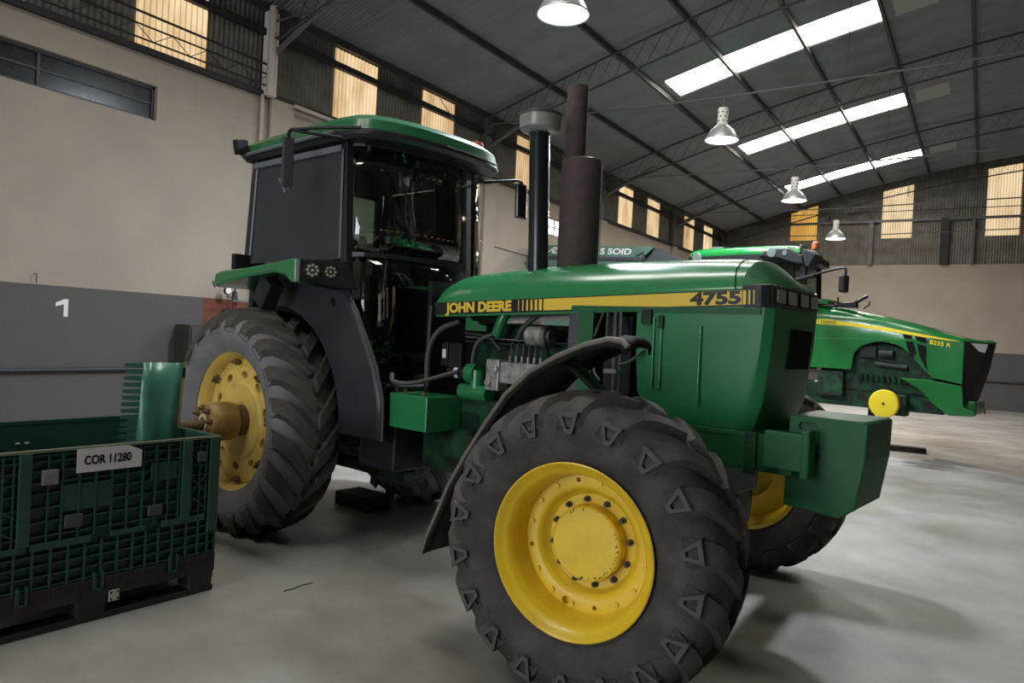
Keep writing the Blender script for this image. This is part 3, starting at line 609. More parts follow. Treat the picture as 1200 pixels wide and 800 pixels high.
ho = [([(1.44, -.38, 1.78), (1.43, -.38, 1.5), (1.45, -.39, 1.22)], .012, HOSE), ([(1.60, -.26, 1.68), (1.48, -.34, 1.62), (1.425, -.38, 1.48), (1.44, -.39, 1.25)], .02, HOSE),
      ([(1.92, -.27, 1.60), (1.83, -.31, 1.56), (1.80, -.32, 1.46), (1.80, -.32, 1.34)], .015, HOSE), ([(2.30, -.22, 1.76), (2.18, -.28, 1.66), (2.14, -.27, 1.58)], .017, HOSE),
      ([(1.64, -.23, 1.575), (2.35, -.23, 1.57)], .007, STEEL), ([(1.64, -.23, 1.545), (2.20, -.24, 1.54)], .007, DKSTEEL), ([(1.68, -.28, 1.60), (1.9, -.28, 1.59), (2.0, -.27, 1.5)], .009, DKSTEEL),
      ([(1.32, -.60, 1.30), (1.36, -.64, 1.25), (1.48, -.58, 1.24), (1.62, -.45, 1.30), (1.70, -.36, 1.34)], .015, HOSE), ([(1.28, -.6, 1.22), (1.22, -.62, 1.1), (1.27, -.6, .98)], .011, HOSE)]
for p, r, m in ho: obj('hose', MB().tube(p, r, 8, 2), m, TR, smooth=60)
for p, r in (([(2.87, -.40, 1.76), (2.83, -.42, 1.62)], .008), ([(2.90, -.40, 1.76), (2.91, -.42, 1.62)], .008), ([(2.95, -.40, 1.76), (2.99, -.46, 1.5), (3.0, -.46, 1.2)], .012), ([(2.97, -.38, 1.76), (3.02, -.44, 1.5), (3.02, -.44, 1.2)], .010), ([(3.02, -.46, 1.47), (3.07, -.42, 1.49), (3.12, -.37, 1.56)], .008), ([(2.83, -.40, 1.48), (2.86, -.46, 1.42), (2.92, -.48, 1.38)], .007)):
    obj('cable', MB().tube(p, r, 6, 2), HOSE, TR, smooth=60)
obj('cable_clip', MB().box(2.95, 3.03, -.50, -.43, 1.425, 1.445), STEEL, TR)
# fuel tank / dark filler box and chassis side under the cab
obj('dark_filler_box', MB().box(.95, 1.34, -.56, -.26, .62, 1.22), BLACK, TR, bev=.02)  # added black box that fills the dark gap under the cab
tb = obj('tool_box', MB().box(1.33, 1.70, -.62, -.30, .945, 1.175), GREEN, TR, bev=.008)
obj('box_bolt', MB().cyl((1.42, -.56, 1.17), (1.42, -.56, 1.20), .01, n=8).cyl((1.6, -.56, 1.17), (1.6, -.56, 1.20), .01, n=8), RUSTB, tb)
obj('chassis_side', MB().box(1.62, 2.6, -.30, -.24, .93, 1.17), GREENG, TR, bev=.01)
obj('hydraulic_casing', MB().lathe([(.0, 1.45), (.13, 1.46), (.16, 1.5), (.16, 1.82), (.12, 1.86), (0, 1.87)], 24, (0, -.28, .80), 'x'), GREENG, TR, smooth=40)
# stacks
CLEAN = mat('precleaner_bowl', (.34, .32, .30), .25, 0, (.22, .21, .20), 10)
st = obj('intake_stack', MB().cyl((2.17, -.13, 1.95), (2.12, -.13, 2.93), .066, n=28), mat('dark_stack', (.012, .018, .022), .28, .2, coat=.4), TR, smooth=40)
obj('precleaner', MB().lathe([(.07, 0), (.115, .01), (.133, .025), (.137, .105), (.140, .11), (.134, .128), (.09, .14), (0, .142)], 36, (2.12, -.13, 2.93), 'z'), CLEAN, st, smooth=40)
obj('precleaner_rim', MB().lathe([(.137, 0), (.141, .0), (.141, .02), (.137, .02)], 36, (2.12, -.13, 3.035), 'z'), DKGREY, st, smooth=40)
mf = obj('muffler', MB().lathe([(.06, 1.95), (.06, 2.02), (.130, 2.03), (.136, 2.05), (.136, 2.75), (.130, 2.775), (.09, 2.79), (.082, 2.79)], 36, (2.31, .1, 0), 'z'), RUST, TR, smooth=40)
obj('exhaust_pipe', MB().lathe([(.074, 2.78), (.073, 3.0), (.071, 3.27), (.068, 3.28), (.062, 3.27), (.062, 3.0)], 28, (2.245, .1, 0), 'z'), RUST, mf, smooth=40)
# front fender over the near front wheel (and its twin)
FO = [(2.33, .43), (2.37, .54), (2.43, .66), (2.50, .81), (2.60, .97), (2.72, 1.14), (2.86, 1.32), (3.0, 1.435), (3.15, 1.515), (3.30, 1.575), (3.42, 1.605), (3.49, 1.60), (3.52, 1.575)]
FENDM = mat('black_fender', (.008, .008, .009), .7, 0, (.016, .015, .013), 5, spec=.15)
def fender(y0, y1, name, bracket_y):
    rings = []; s = 1 if y1 > y0 else -1
    ye = y1
    for k, (x, z) in enumerate(FO):
        y1 = ye+(y0+s*.19-ye)*max(0, (k-6)/6)**1.2
        c = Vector((3.325, 0, .686)); r = (Vector((x, 0, z))-c).normalized()
        def off(y, d): return (x+r.x*d, y, z+r.z*d)
        rings.append([off(y0-s*.004, -.035), off(y0-s*.006, -.012), off(y0, .0), off(y0+s*.03, .006), off(y0+s*.06, .0), off(y0+s*.09, .012), off((y0+y1)/2, .02), off(y1-s*.05, .015), off(y1, .0), off(y1, -.03)])
    f = obj(name, MB().loft(rings, False, False), FENDM, TR, smooth=50, solid=.008)
    obj('fender_lip', MB().tube([r[2] for r in rings], .014, 8), mat('fender_lip_grey', (.11, .105, .10), .5, 0, (.16, .13, .10), 7), f, smooth=60)  # lip in a lighter grey-brown than the fender sheet
    obj('fender_bracket', MB().tube([(3.2, bracket_y, .95), (3.12, bracket_y, 1.3), (3.15, (y0+y1)/2, 1.5)], .03, 8), GREENG, f)
    return f
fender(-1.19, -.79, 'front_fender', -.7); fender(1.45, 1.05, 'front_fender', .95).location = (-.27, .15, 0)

# ------------------------------------------------------------------ cab of the old tractor
CABG = glass('cab_glass', (.68, .76, .72), .07, .01, 1.5); CABG2 = mat('window_film', (.026, .032, .045), .2, 0, (.034, .040, .052), 3, spec=.5); CABG3 = glass('cab_glass_low', (.35, .40, .38), .03)
CBK = mat('cab_frame_black', (.010, .011, .013), .4, 0, (.025, .027, .03), 5)
arc = [(.86, -.70), (.97, -.62), (1.05, -.48), (1.105, -.28), (1.13, -.05), (1.125, .15), (1.105, .30), (1.05, .47), (.95, .60), (.80, .685), (.60, .715)]
lean = lambda z: -.05*(z-2.12)/.8          # glass leans back slightly towards the roof
def glass_strip(name, pts, z0, z1, m, parent, zb0=None):
    rings = []
    for k in range(5):
        z = z0+(z1-z0)*k/4; rings.append([(x+lean(z), y, z) for x, y in pts])
    return obj(name, MB().loft(rings, False, False), m, parent, smooth=60, solid=.005)
cab = obj('cab_floor', MB().prism([(-.45, -.54), (.88, -.54), (.92, -.68), (1.08, -.5), (1.10, .5), (.92, .68), (.88, .54), (-.45, .54)], 'z', 1.22, 1.36), CBK, TR, bev=.02)
obj('cab_rear', MB().box(-.48, -.42, -.66, .66, 1.3, 2.1).box(-.48, -.42, -.66, -.60, 2.1, 2.93).box(-.48, -.42, .60, .66, 2.1, 2.93).box(-.48, -.42, -.66, .66, 2.82, 2.93), CBK, TR, bev=.008)
def post(name, pts, r, n=8): return obj(name, MB().tube(pts, r, n, 0), CBK, TR, smooth=50)
obj('cab_post', MB().loft([[(.84, -.72, z), (.90+lean(z), -.72, z), (.91+lean(z), -.66, z), (.84, -.66, z)] for z in (1.86, 2.1, 2.5, 2.93)], True, True), CBK, TR, bev=.008)
obj('cab_post', MB().loft([[(.72, .66, z), (.80+lean(z), .66, z), (.80+lean(z), .72, z), (.72, .72, z)] for z in (1.3, 2.1, 2.93)], True, True), CBK, TR, bev=.008)
obj('cab_post', MB().loft([[(1.085+lean(z), .27, z), (1.12+lean(z), .27, z), (1.105+lean(z), .335, z), (1.07+lean(z), .335, z)] for z in (1.36, 2.12, 2.9)], True, True), CBK, TR)
for s in (-1, 1): obj('cab_post', MB().loft([[(-.50+.0*s, s*.66, 1.9), (-.44, s*.66, 1.9), (-.44, s*.72, 1.9), (-.50, s*.72, 1.9)], [(-.41, s*.66, 2.93), (-.35, s*.66, 2.93), (-.35, s*.72, 2.93), (-.41, s*.72, 2.93)]], True, True), CBK, TR, bev=.008)
glass_strip('windshield', arc[:7], 2.13, 2.90, CABG, TR)
glass_strip('door_glass', arc[6:], 1.38, 2.90, CABG, TR)
lg = glass_strip('lower_windshield', [(.93, -.66), (1.0, -.60), (1.06, -.47), (1.11, -.28), (1.13, -.05), (1.11, .28)], 1.36, 2.105, CABG3, TR)
obj('windshield_sill', MB().loft([[(x+.008, y, z) for x, y in arc[:7]]+[(x-.04, y, z) for x, y in arc[6::-1]] for z in (2.10, 2.135)], True, True), CBK, TR)
obj('windshield_seal', MB().loft([[(x+.006+lean(2.9), y, z) for x, y in arc[:7]]+[(x-.04+lean(2.9), y, z) for x, y in arc[6::-1]] for z in (2.89, 2.94)], True, True), CBK, TR)
sw = obj('side_window', MB().add([(-.42, -.705, 2.08), (.83, -.705, 2.08), (.81, -.705, 2.88), (-.36, -.705, 2.88)], [(0, 1, 2, 3)]), CABG2, TR, solid=.006)
GREYT = mat('grey_trim', (.16, .175, .20), .4, .2)
obj('window_trim', MB().tube([(-.40, -.712, 2.10), (-.345, -.712, 2.86)], .011, 6), GREYT, sw); obj('window_trim', MB().tube([(.825, -.714, 2.09), (.805, -.714, 2.86)], .010, 6), GREYT, sw)
obj('header_rail', MB().box(-.40, .80, -.735, -.69, 2.845, 2.895), GREYT, TR, bev=.008)
obj('side_window', MB().add([(-.42, .705, 1.6), (.72, .705, 1.6), (.70, .705, 2.88), (-.36, .705, 2.88)], [(0, 1, 2, 3)]), CABG, TR, solid=.006)
obj('rear_window', MB().add([(-.46, -.60, 2.1), (-.46, .60, 2.1), (-.44, .60, 2.84), (-.44, -.60, 2.84)], [(0, 1, 2, 3)]), CABG, TR, solid=.006)
obj('cab_side', MB().box(-.45, .88, -.56, -.52, 1.3, 2.10), CBK, TR, bev=.006); obj('cab_side', MB().box(-.45, .60, .66, .70, 1.3, 1.62), CBK, TR, bev=.006)
# roof
rp = [(-.52, -.74), (.3, -.77), (.78, -.78), (.98, -.755), (1.09, -.68), (1.15, -.56), (1.205, -.35), (1.225, -.1), (1.225, .1), (1.205, .35), (1.15, .53), (1.06, .65), (.94, .72), (.78, .745), (.3, .755), (-.52, .74), (-.56, .6), (-.57, 0), (-.56, -.6)]
cx_ = .33
def rring(k, z, dz=0): return [(cx_+(x-cx_)*k, y*k, z+dz*(x-cx_)) for x, y in rp]
rf = obj('cab_roof', MB().loft([rring(.97, 2.965), rring(.99, 2.98), rring(.975, 3.05), rring(.90, 3.10), rring(.60, 3.12), rring(.2, 3.13)], True, True), mat('green_roof', (.014, .13, .045), .35, 0, (.05, .15, .09), 3, coat=.3, lo=.45, hi=.8), TR, smooth=35)
obj('roof_visor', MB().loft([rring(.90, 2.91), rring(.975, 2.918), rring(1.0, 2.945), rring(1.0, 2.968), rring(.98, 2.98), rring(.90, 2.98)], True, True), CBK, TR, smooth=35)
obj('visor_edge', MB().tube([(x*1.0+.0, y, 2.972) for x, y in rp[7:13]], .007, 6), GREYT, rf)
obj('roof_gutter', MB().tube([(-.5, -.752, 2.968), (.3, -.785, 2.968), (.80, -.795, 2.968)], .016, 8), GREYT, rf, smooth=60)
obj('roof_vent', MB().obox((1.03, -.30, 3.05), (.14, .17, .05), Matrix.Rotation(.35, 3, 'Y')), BLACK, rf, bev=.015)
obj('roof_highlight_panel', MB().loft([[(.72, -.18, 3.09), (1.02, -.20, 3.055), (1.13, -.1, 3.025), (1.13, .45, 3.015), (1.0, .58, 3.02), (.72, .6, 3.06)], [(.74, -.16, 3.115), (1.01, -.18, 3.085), (1.11, -.09, 3.05), (1.11, .43, 3.04), (.99, .56, 3.045), (.74, .58, 3.085)]], True, True), MATS['green_roof'], rf, bev=.005)  # added panel shaped after a highlight on the roof, in plain green
an = obj('antenna_base', MB().cyl((1.12, .16, 3.05), (1.12, .16, 3.09), .022, .014, 12), BLACK, TR)
obj('antenna_whip', MB().tube([(1.12, .16, 3.08), (1.11, .12, 3.18), (1.07, -.05, 3.36)], .0035, 5, 1), BLACK, an)
be = obj('beacon', MB().lathe([(0, 0), (.06, 0), (.06, .05), (.05, .075), (.02, .085), (0, .086)], 20, (.98, .46, 3.085), 'z'), AMBER, TR, smooth=40)
obj('beacon_base', MB().cyl((.98, .46, 3.05), (.98, .46, 3.09), .066, n=20), BLACK, be)
# work lamps, mirrors, wipers
wk = obj('work_lamp', MB().obox((-.46, -.80, 3.02), (.05, .12, .12), Matrix.Rotation(.2, 3, 'X')), BLACK, TR, bev=.012)
obj('lamp_stem', MB().tube([(-.46, -.80, 2.97), (-.42, -.76, 2.91), (-.36, -.74, 2.90)], .014, 8), BLACK, wk)
mr = obj('mirror', MB().loft([[(.53, -1.035, z), (.56, -.975, z), (.585, -.965, z), (.56, -1.04, z)] for z in (2.56, 2.92)], True, True), mat('mirror_shell', (.05, .052, .055), .4), TR, bev=.015)
obj('mirror_rim', MB().tube([(.53, -1.04, 2.62), (.545, -1.0, 2.53), (.57, -.965, 2.58)], .012, 6), GREYT, mr)
obj('mirror_arm', MB().tube([(.88, -.74, 2.92), (.62, -.98, 2.955), (.57, -1.0, 2.97), (.555, -1.01, 2.90), (.555, -1.0, 2.75)], .013, 8, 1).tube([(1.05, -.76, 2.97), (.80, -.88, 2.975), (.60, -.99, 2.965)], .012, 8), BLACK, mr, smooth=60)
ml = obj('mirror', MB().loft([[(1.08, y, z) for y in (.86-.05*(z-2.6), .99-.05*(z-2.6))]+[(1.12, y, z) for y in (.99-.05*(z-2.6), .86-.05*(z-2.6))] for z in (2.60, 2.90)], True, True), BLACKG, TR, bev=.015)
obj('mirror_arm', MB().tube([(.93, .62, 2.87), (1.05, .80, 2.91), (1.10, .90, 2.925), (1.10, .94, 2.88), (1.10, .94, 2.78)], .012, 8, 1), BLACK, ml, smooth=60)
obj('wiper', MB().tube([(1.06, -.12, 2.90), (1.10, -.26, 2.74), (1.13, -.30, 2.60)], .010, 6).tube([(1.12, -.45, 2.72), (1.145, -.34, 2.42), (1.14, -.28, 2.20)], .008, 6).obox((1.085, -.20, 2.82), (.04, .12, .05)), BLACK, TR)
# interior
obj('seat', MB().box(-.12, .30, -.24, .24, 1.72, 1.86).box(-.22, -.06, -.24, .24, 1.80, 2.42).box(-.20, -.1, -.14, .14, 2.42, 2.58).box(-.05, .22, -.12, .12, 1.36, 1.72), SEATM, TR, bev=.05, seg=3)
sc = obj('steering_column', MB().tube([(1.02, .08, 1.4), (.95, .08, 1.9), (.80, .08, 2.34)], .05, 10), BLACK, TR)
obj('console', MB().box(.86, 1.0, -.1, .26, 1.9, 2.26), BLACK, sc, bev=.03)
R_ = Matrix.Rotation(.62, 3, 'Y')
ring_ = [Vector((.76, .08, 2.40))+R_ @ Vector((-.20*cos(a), .20*sin(a), 0)) for a in [2*pi*i/40 for i in range(41)]]
obj('steering_wheel', MB().tube(ring_, .014, 8).tube([ring_[8], (.79, .08, 2.36), ring_[28]], .01, 6).tube([ring_[0], (.79, .08, 2.36), ring_[20]], .01, 6), BLACK, sc, smooth=60)
obj('side_console', MB().box(-.1, .7, -.64, -.36, 1.36, 1.95).box(.0, .55, -.60, -.42, 1.95, 2.04), BLACK, TR, bev=.03)
obj('control_lever', MB().tube([(.5, -.48, 2.0), (.58, -.46, 2.18)], .009, 6).tube([(.4, -.5, 2.0), (.47, -.48, 2.2)], .009, 6).cyl((.58, -.46, 2.17), (.60, -.46, 2.21), .02, n=10), BLACK, TR)
obj('interior_pillar', MB().box(-.42, -.36, -.12, .12, 2.1, 2.9), mat('cab_trim_tan', (.11, .085, .06), .8), TR)
obj('headliner', MB().box(-.45, .95, -.6, .6, 2.86, 2.9), mat('headliner', (.06, .055, .05), .9), TR)
# rear fenders
def rear_fender(s):
    rim = [(-.33, 1.90), (-.31, 1.965), (-.22, 1.985), (.2, 2.005), (.55, 2.035), (.76, 2.055), (.795, 2.02), (.80, 1.885), (.74, 1.885), (.66, 1.935), (.52, 1.96), (.2, 1.935), (-.05, 1.905), (-.2, 1.875), (-.29, 1.855)]
    f = obj('rear_fender', MB().prism(rim, 'y', s*.70, s*1.05), GREEN, TR, bev=.018, smooth=40)
    obj('fender_edge', MB().tube([(x, s*1.052, z) for x, z in rim[:1]+rim[14:13:-1]+[(-.33, 1.90)]], .006, 6), BLACK, f)
    lp = obj('lamp_panel', MB().loft([[(.79, s*1.035, 1.90), (.80, s*1.03, 2.05), (.93, s*.71, 2.06), (1.0, s*.67, 1.86)], [(.70, s*1.03, 1.90), (.70, s*1.03, 2.05), (.75, s*.71, 2.06), (.75, s*.67, 1.86)]], True, True), BLACK, TR, bev=.006)
    for k, (t, r) in enumerate(((.26, .052), (.62, .047))):
        p = Vector((.80+.13*t, s*(1.03-.32*t), 1.975)); d = Vector((.93, -.0, 0)); n_ = Vector((.92, s*-.0+s*.38, .03)).normalized()
        q = obj('fender_lamp', MB().cyl(p, p+n_*.022, r*1.15, n=24), BLACKG, lp, smooth=40)
        for j in range(9):
            a = 2*pi*j/8; u = Vector((-n_.y, n_.x, 0)); rr = 0 if j == 8 else r*.66
            c_ = p+n_*.024+u*(rr*cos(a))+Vector((0, 0, 1))*(rr*sin(a))
            obj('led_lens', MB().cyl(c_, c_+n_*.006, r*.21, n=10), LENSM, lp)
    obj('bracket_box', MB().box(-.16, -.11, s*.86, s*.98, 1.985, 2.0).obox((-.14, s*.93, 2.06), (.06, .13, .12)), BLACK, f, bev=.012)
    obj('fender_trim', MB().box(.792, .806, s*1.02, s*1.053, 1.89, 2.045), mat('silver_trim', (.5, .52, .54), .3, .4), f, bev=.003)
    # inner fender sheet sweeping down in front of the wheel
    A = [(-.1, 2.0), (.28, 2.0), (.62, 1.95), (.89, 1.86), (1.02, 1.70), (1.15, 1.49), (1.25, 1.33), (1.33, 1.12), (1.34, .85)]
    B = [(.90*cos(radians(t_)), .852+.90*sin(radians(t_))) for t_ in (97, 80, 66, 53, 41, 29, 19, 9, 0)]
    sh = [[(a[0]+(b[0]-a[0])*t, s*(.70-.02*(1-t)), a[1]+(b[1]-a[1])*t) for t in (0, .15, .5, .85, 1)] for a, b in zip(A, B)]
    sh2 = [[(b[0], s*.60, b[1])] for b in B]
    fs = obj('fender_liner', MB().loft([r+e for r, e in zip(sh, sh2)], False, False), mat('fender_liner', (.020, .023, .031), .42, 0, (.030, .033, .04), 4), TR, smooth=40, solid=.01)
    obj('liner_edge', MB().tube([(a[0]+.012, s*.685, a[1]) for a in A[3:]], .012, 6), CBK, fs)
    obj('liner_strut', MB().obox((.22, s*.90, 1.83), (.16, .12, .22), Matrix.Rotation(.6, 3, 'Y')), CBK, fs, bev=.01)
    obj('liner_clip', MB().tube([(.74, s*.70, 1.80), (.76, s*.715, 1.77), (.76, s*.705, 1.75)], .008, 6), BLACK, fs)
rear_fender(-1); rear_fender(1)
obj('corner_glass', MB().loft([[(.96, -.70, z), (1.0, -.66, z), (1.03, -.60, z)] for z in (1.80, 1.92, 2.06)], False, False), glass('bright_glass', (.6, .68, .66), .10), TR, solid=.005)

# ------------------------------------------------------------------ folding pallet box
PG = mat('crate_green', (.012, .060, .038), .5, 0, (.02, .075, .05), 6); PGL = PG
PGD = PG; PB = mat('pallet_black', (.014, .014, .014), .6, 0, (.03, .028, .026), 8); PGRY = mat('latch_grey', (.24, .23, .22), .5, 0, (.14, .14, .14), 20)
PLAT = mat('latch_dark', (.06, .065, .065), .5)
CR = thing('pallet_box', 'dark green folding plastic pallet box on black base with paper label COR 11280', 'pallet box', (-3.7645, 2.68, 0), -1.649)
# local frame: x along the front side, y towards the tractor room side is -, box depth runs along -y... (front face at y = 0)
LX, DY, ZT, ZB0, ZG = 1.32, 1.14, .92, .0, .225
fw = obj('front_wall', MB().box(0, LX, -.052, -.030, ZG, ZT), PGD, CR)
def rib(x0, x1, z0, z1, y=0.0, m=None): return obj('rib', MB().box(x0, x1, -.031, y, z0, z1), m or PGL, fw)
obj('top_rim', MB().box(-.003, LX, -.052, .004, ZT-.012, ZT), mat('crate_rim', (.14, .16, .11), .5), fw)
obj('wall_post', MB().box(0.0, .062, -.045, .006, .36, ZT-.01), PG, fw, bev=.004)
for x in (.172, .985, ): obj('wall_post', MB().box(x, x+.055, -.03, .010, .455, ZT-.012), PG, fw, bev=.003)
random.seed(3)
xs_low = [.005, .05, .11, .18, .26, .34, .41, .48, .56, .64, .72, .80, .88, .96, 1.04, 1.12, 1.20, 1.28]
rv = mesh('rib', MB().box(0, .008, -.031, 0, ZG, .43), PGL)
for x in xs_low: put('rib', rv, fw, (x, 0, 0))
for z in (.235, .29, .345, .395): rib(0, LX, z, z+.007, -.003)
rv2 = mesh('rib', MB().box(0, .007, -.031, 0, .455, .90), PGL)
for x in (.075, .115, .235, .30, .37, .44, .52, .60, .68, .76, .84, .905, 1.055, 1.10, 1.16, 1.25): put('rib', rv2, fw, (x, -.002, 0))
for z in (.49, .56, .63, .70, .755, .81, .86, .89): rib(.06, LX, z, z+.006, -.004)
for x in (.62,): obj('smooth_panel', MB().box(.60, .845, -.03, -.006, .60, .735), PG, fw, bev=.003)
obj('smooth_panel', MB().box(.25, .40, -.03, -.008, .70, .80), PG, fw, bev=.003)
obj('hinge_rail', MB().box(.08, .33, -.03, .004, .432, .468).box(.42, .60, -.03, .002, .432, .46).box(.70, .98, -.03, .004, .425, .46).box(1.0, 1.2, -.03, .004, .425, .455), PG, fw, bev=.003)
dg = MB().tube([(.075, -.004, .50), (.165, -.004, .58)], .005, 5).tube([(.075, -.004, .60), (.165, -.004, .68)], .005, 5).tube([(.165, -.004, .60), (.075, -.004, .70)], .005, 5)
obj('diagonal_rib', dg, PGL, fw); obj('diagonal_rib', MB().tube([(1.05, -.004, .50), (1.25, -.004, .64)], .005, 5).tube([(1.05, -.004, .60), (1.25, -.004, .74)], .005, 5), PGL, fw)
for x, z, w, h, m in ((.865, .745, .075, .075, PGRY), (.085, .775, .055, .06, PLAT), (.335, .505, .075, .06, PLAT), (.745, .515, .085, .065, PLAT)):
    l_ = obj('latch', MB().box(x, x+w, -.03, .008, z, z+h), m, fw, bev=.006)
    if m is PLAT: obj('latch_slot', MB().box(x+.012, x+w-.012, .007, .010, z+h*.62, z+h*.76).box(x+.012, x+w-.012, .007, .010, z+h*.25, z+h*.38), BLACK, l_) if False else None
lp_ = obj('label', MB().prism([(.462, .79), (.787, .79), (.787, .912), (.535, .912), (.462, .880)], 'y', .005, .008), PAPER, CR)
text('label_text', 'COR 11280', .062, BLACK, lp_, (.752, .0085, .830), rot=(pi/2, 0, pi), bold=.0022, depth=.0005, width=.235)
for nm, b in (('side_wall', (0, .03, -DY, -.03)), ('side_wall', (LX-.03, LX, -DY, -.03)), ('back_wall', (0, LX, -DY, -DY+.03))):
    w_ = obj(nm, MB().box(b[0], b[1], b[2], b[3], ZG, ZT-.02), PG, CR); obj('top_rim', MB().box(b[0]-.003, b[1]+.003, b[2]-.003, b[3]+.003, ZT-.022, ZT), PGL, w_)
obj('hinge_pin', MB().box(.62, .64, -DY+.03, -.0-DY+.036, .78, .79).box(.67, .69, -DY+.03, -DY+.036, .78, .79), WHITE, CR)
obj('box_floor', MB().box(.02, LX-.02, -DY+.02, -.04, .2, .235), PGD, CR)
pb = obj('pallet_base', MB().box(0, LX, -DY, 0, .12, .228), PB, CR, bev=.004)
br_ = mesh('base_rib', MB().box(0, .012, -.002, .006, .157, .226), PB)
for k in range(26): put('base_rib', br_, pb, (.01+k*.05, 0, 0))
for x in (0, .60, LX-.16):
    for y_ in (-.14, -DY/2-.07, -DY):
        obj('pallet_foot', MB().loft([[(x+.012, y_+.01, 0), (x+.148, y_+.01, 0), (x+.148, y_+.13, 0), (x+.012, y_+.13, 0)], [(x, y_, .155), (x+.16, y_, .155), (x+.16, y_+.14, .155), (x, y_+.14, .155)]], True, True), PB, CR, bev=.01)
for y_ in (-.13, -DY+.01): obj('pallet_skid', MB().box(0, LX, y_, y_+.12, 0, .035), PB, CR, bev=.004)
tg = obj('id_plate', MB().box(.545, .60, .0, .006, .085, .145), mat('plate_cream', (.5, .48, .42), .6), CR, bev=.003)
obj('plate_screw', MB().cyl((.555, .006, .097), (.555, .009, .097), .006, n=8).cyl((.59, .006, .097), (.59, .009, .097), .006, n=8).cyl((.555, .006, .134), (.555, .009, .134), .006, n=8).cyl((.59, .006, .134), (.59, .009, .134), .006, n=8), BLACK, tg)
for x in (.23, .63, .98): obj('base_clip', MB().box(x, x+.012, -.01, .012, .165, .26).box(x+.04, x+.052, -.01, .012, .165, .26).box(x, x+.052, -.01, .012, .165, .177), PGL, CR)

# curved sheet-metal part with a comb edge standing in the box
SG = mat('sheet_green', (.075, .24, .165), .32, .1, (.05, .18, .12), 4, coat=.3)
SP = thing('comb_panel', 'light green curved sheet metal panel with toothed comb edge standing upright in the pallet box', 'machine part', (-4.19, 2.41, .85), 1.1)
# local: x to the right as seen from the camera side, y away, z up; leaning
pr = [(0, 0, 0), (.05, -.015, 0), (.10, .005, 0), (.17, .035, 0), (.215, .03, 0)]
def sheet_pts(z): k = z/.5; return [(x+.02*k, y+(.05*k if 0 < i < 3 else 0)-.04*k, z) for i, (x, y, _) in enumerate(pr)]
obj('panel_sheet', MB().loft([sheet_pts(z) for z in (-.55, 0, .15, .3, .48)], False, False), SG, SP, smooth=60, solid=.006)
obj('panel_flange', MB().loft([[p, (p[0]+.02, p[1]+.05, p[2])] for p in [sheet_pts(z)[-1] for z in (-.55, 0, .3, .48)]], False, False), SG, SP, solid=.006)
tooth = mesh('comb_tooth', MB().add([(0, 0, .004), (-.095, -.035, .0), (-.10, -.036, .022), (0, 0, .034), (0, .012, .004), (-.09, -.022, .002), (-.095, -.024, .02), (0, .012, .034)], [(0, 1, 2, 3), (7, 6, 5, 4), (0, 4, 5, 1), (1, 5, 6, 2), (2, 6, 7, 3), (3, 7, 4, 0)]), SG)
for k in range(19):
    z = -.25+k*.0385; p = sheet_pts(z)[0]; put('comb_tooth', tooth, SP, (p[0], p[1], z), (0, .12, 0))
obj('flange_clip', MB().obox((.245, .03, .42), (.015, .05, .06)), BLACK, SP)

# ------------------------------------------------------------------ newer tractor at the back, front wheels off
H2 = -.16
T2 = thing('tractor', 'newer green tractor without front wheels, long sloping hood with yellow stripe and black grille', 'tractor', (-4.06, 13.397, 0), H2)
def h2sec(x, zt, zb, w, zs): return [(x, -w, zb), (x, -w, zs), (x, -w*.9, zs+(zt-zs)*.55), (x, -w*.6, zt-.02), (x, 0, zt), (x, w*.6, zt-.02), (x, w*.9, zs+(zt-zs)*.55), (x, w, zs), (x, w, zb)]
hd2 = obj('hood', MB().loft([h2sec(1.55, 2.40, 1.78, .45, 2.17), h2sec(2.2, 2.33, 1.80, .45, 2.11), h2sec(2.8, 2.21, 1.80, .45, 2.03), h2sec(3.4, 2.06, 1.83, .445, 1.93), h2sec(3.8, 1.95, 1.80, .435, 1.865), h2sec(3.98, 1.90, 1.80, .42, 1.845)], True, True), GREEN2, T2, smooth=40)
# side panel with the arched opening over the missing wheel
sidep = [(1.75, 1.82), (1.75, 1.34), (2.42, 1.34), (2.45, 1.60), (2.55, 1.72), (2.75, 1.795), (2.95, 1.80), (3.12, 1.74), (3.26, 1.62), (3.42, 1.44), (3.55, 1.30), (3.95, 1.23), (3.95, 1.84), (3.4, 1.86), (2.8, 1.84)]
lowp = [(3.10, 1.27), (3.55, 1.26), (3.95, 1.20), (3.98, .90), (4.12, .85), (4.12, .78), (3.80, .76), (3.60, .90), (3.38, 1.12)]
for s in (-1, 1):
    sp_ = obj('side_panel', MB().prism(sidep, 'y', s*.43, s*.452), GREEN2, T2, bev=.008)
    obj('lower_panel', MB().prism(lowp, 'y', s*.40, s*.44), GREEN2, T2, bev=.01)
    for v in ([(3.12, 1.97), (3.24, 1.965), (3.27, 1.86), (3.16, 1.86)], [(3.30, 1.95), (3.45, 1.92), (3.46, 1.80), (3.33, 1.84)], [(3.18, 1.82), (3.28, 1.82), (3.33, 1.66), (3.28, 1.56), (3.22, 1.70)], [(3.34, 1.79), (3.46, 1.76), (3.47, 1.56), (3.50, 1.38), (3.38, 1.60)]):
        obj('air_vent', MB().prism(v, 'y', s*.452, s*.457), MATTE, sp_)
    st_ = [(1.62, 2.12), (2.0, 2.14), (2.4, 2.09), (2.9, 2.03), (3.4, 1.945), (3.75, 1.885), (3.9, 1.86), (3.75, 1.865), (3.4, 1.905), (2.9, 1.975), (2.4, 2.035), (1.62, 2.07)]
    obj('decal_stripe', MB().prism([(x, z-.01) for x, z in st_], 'y', s*.452, s*.458), mat('yellow_stripe_new', (.75, .58, .02), .4), hd2)
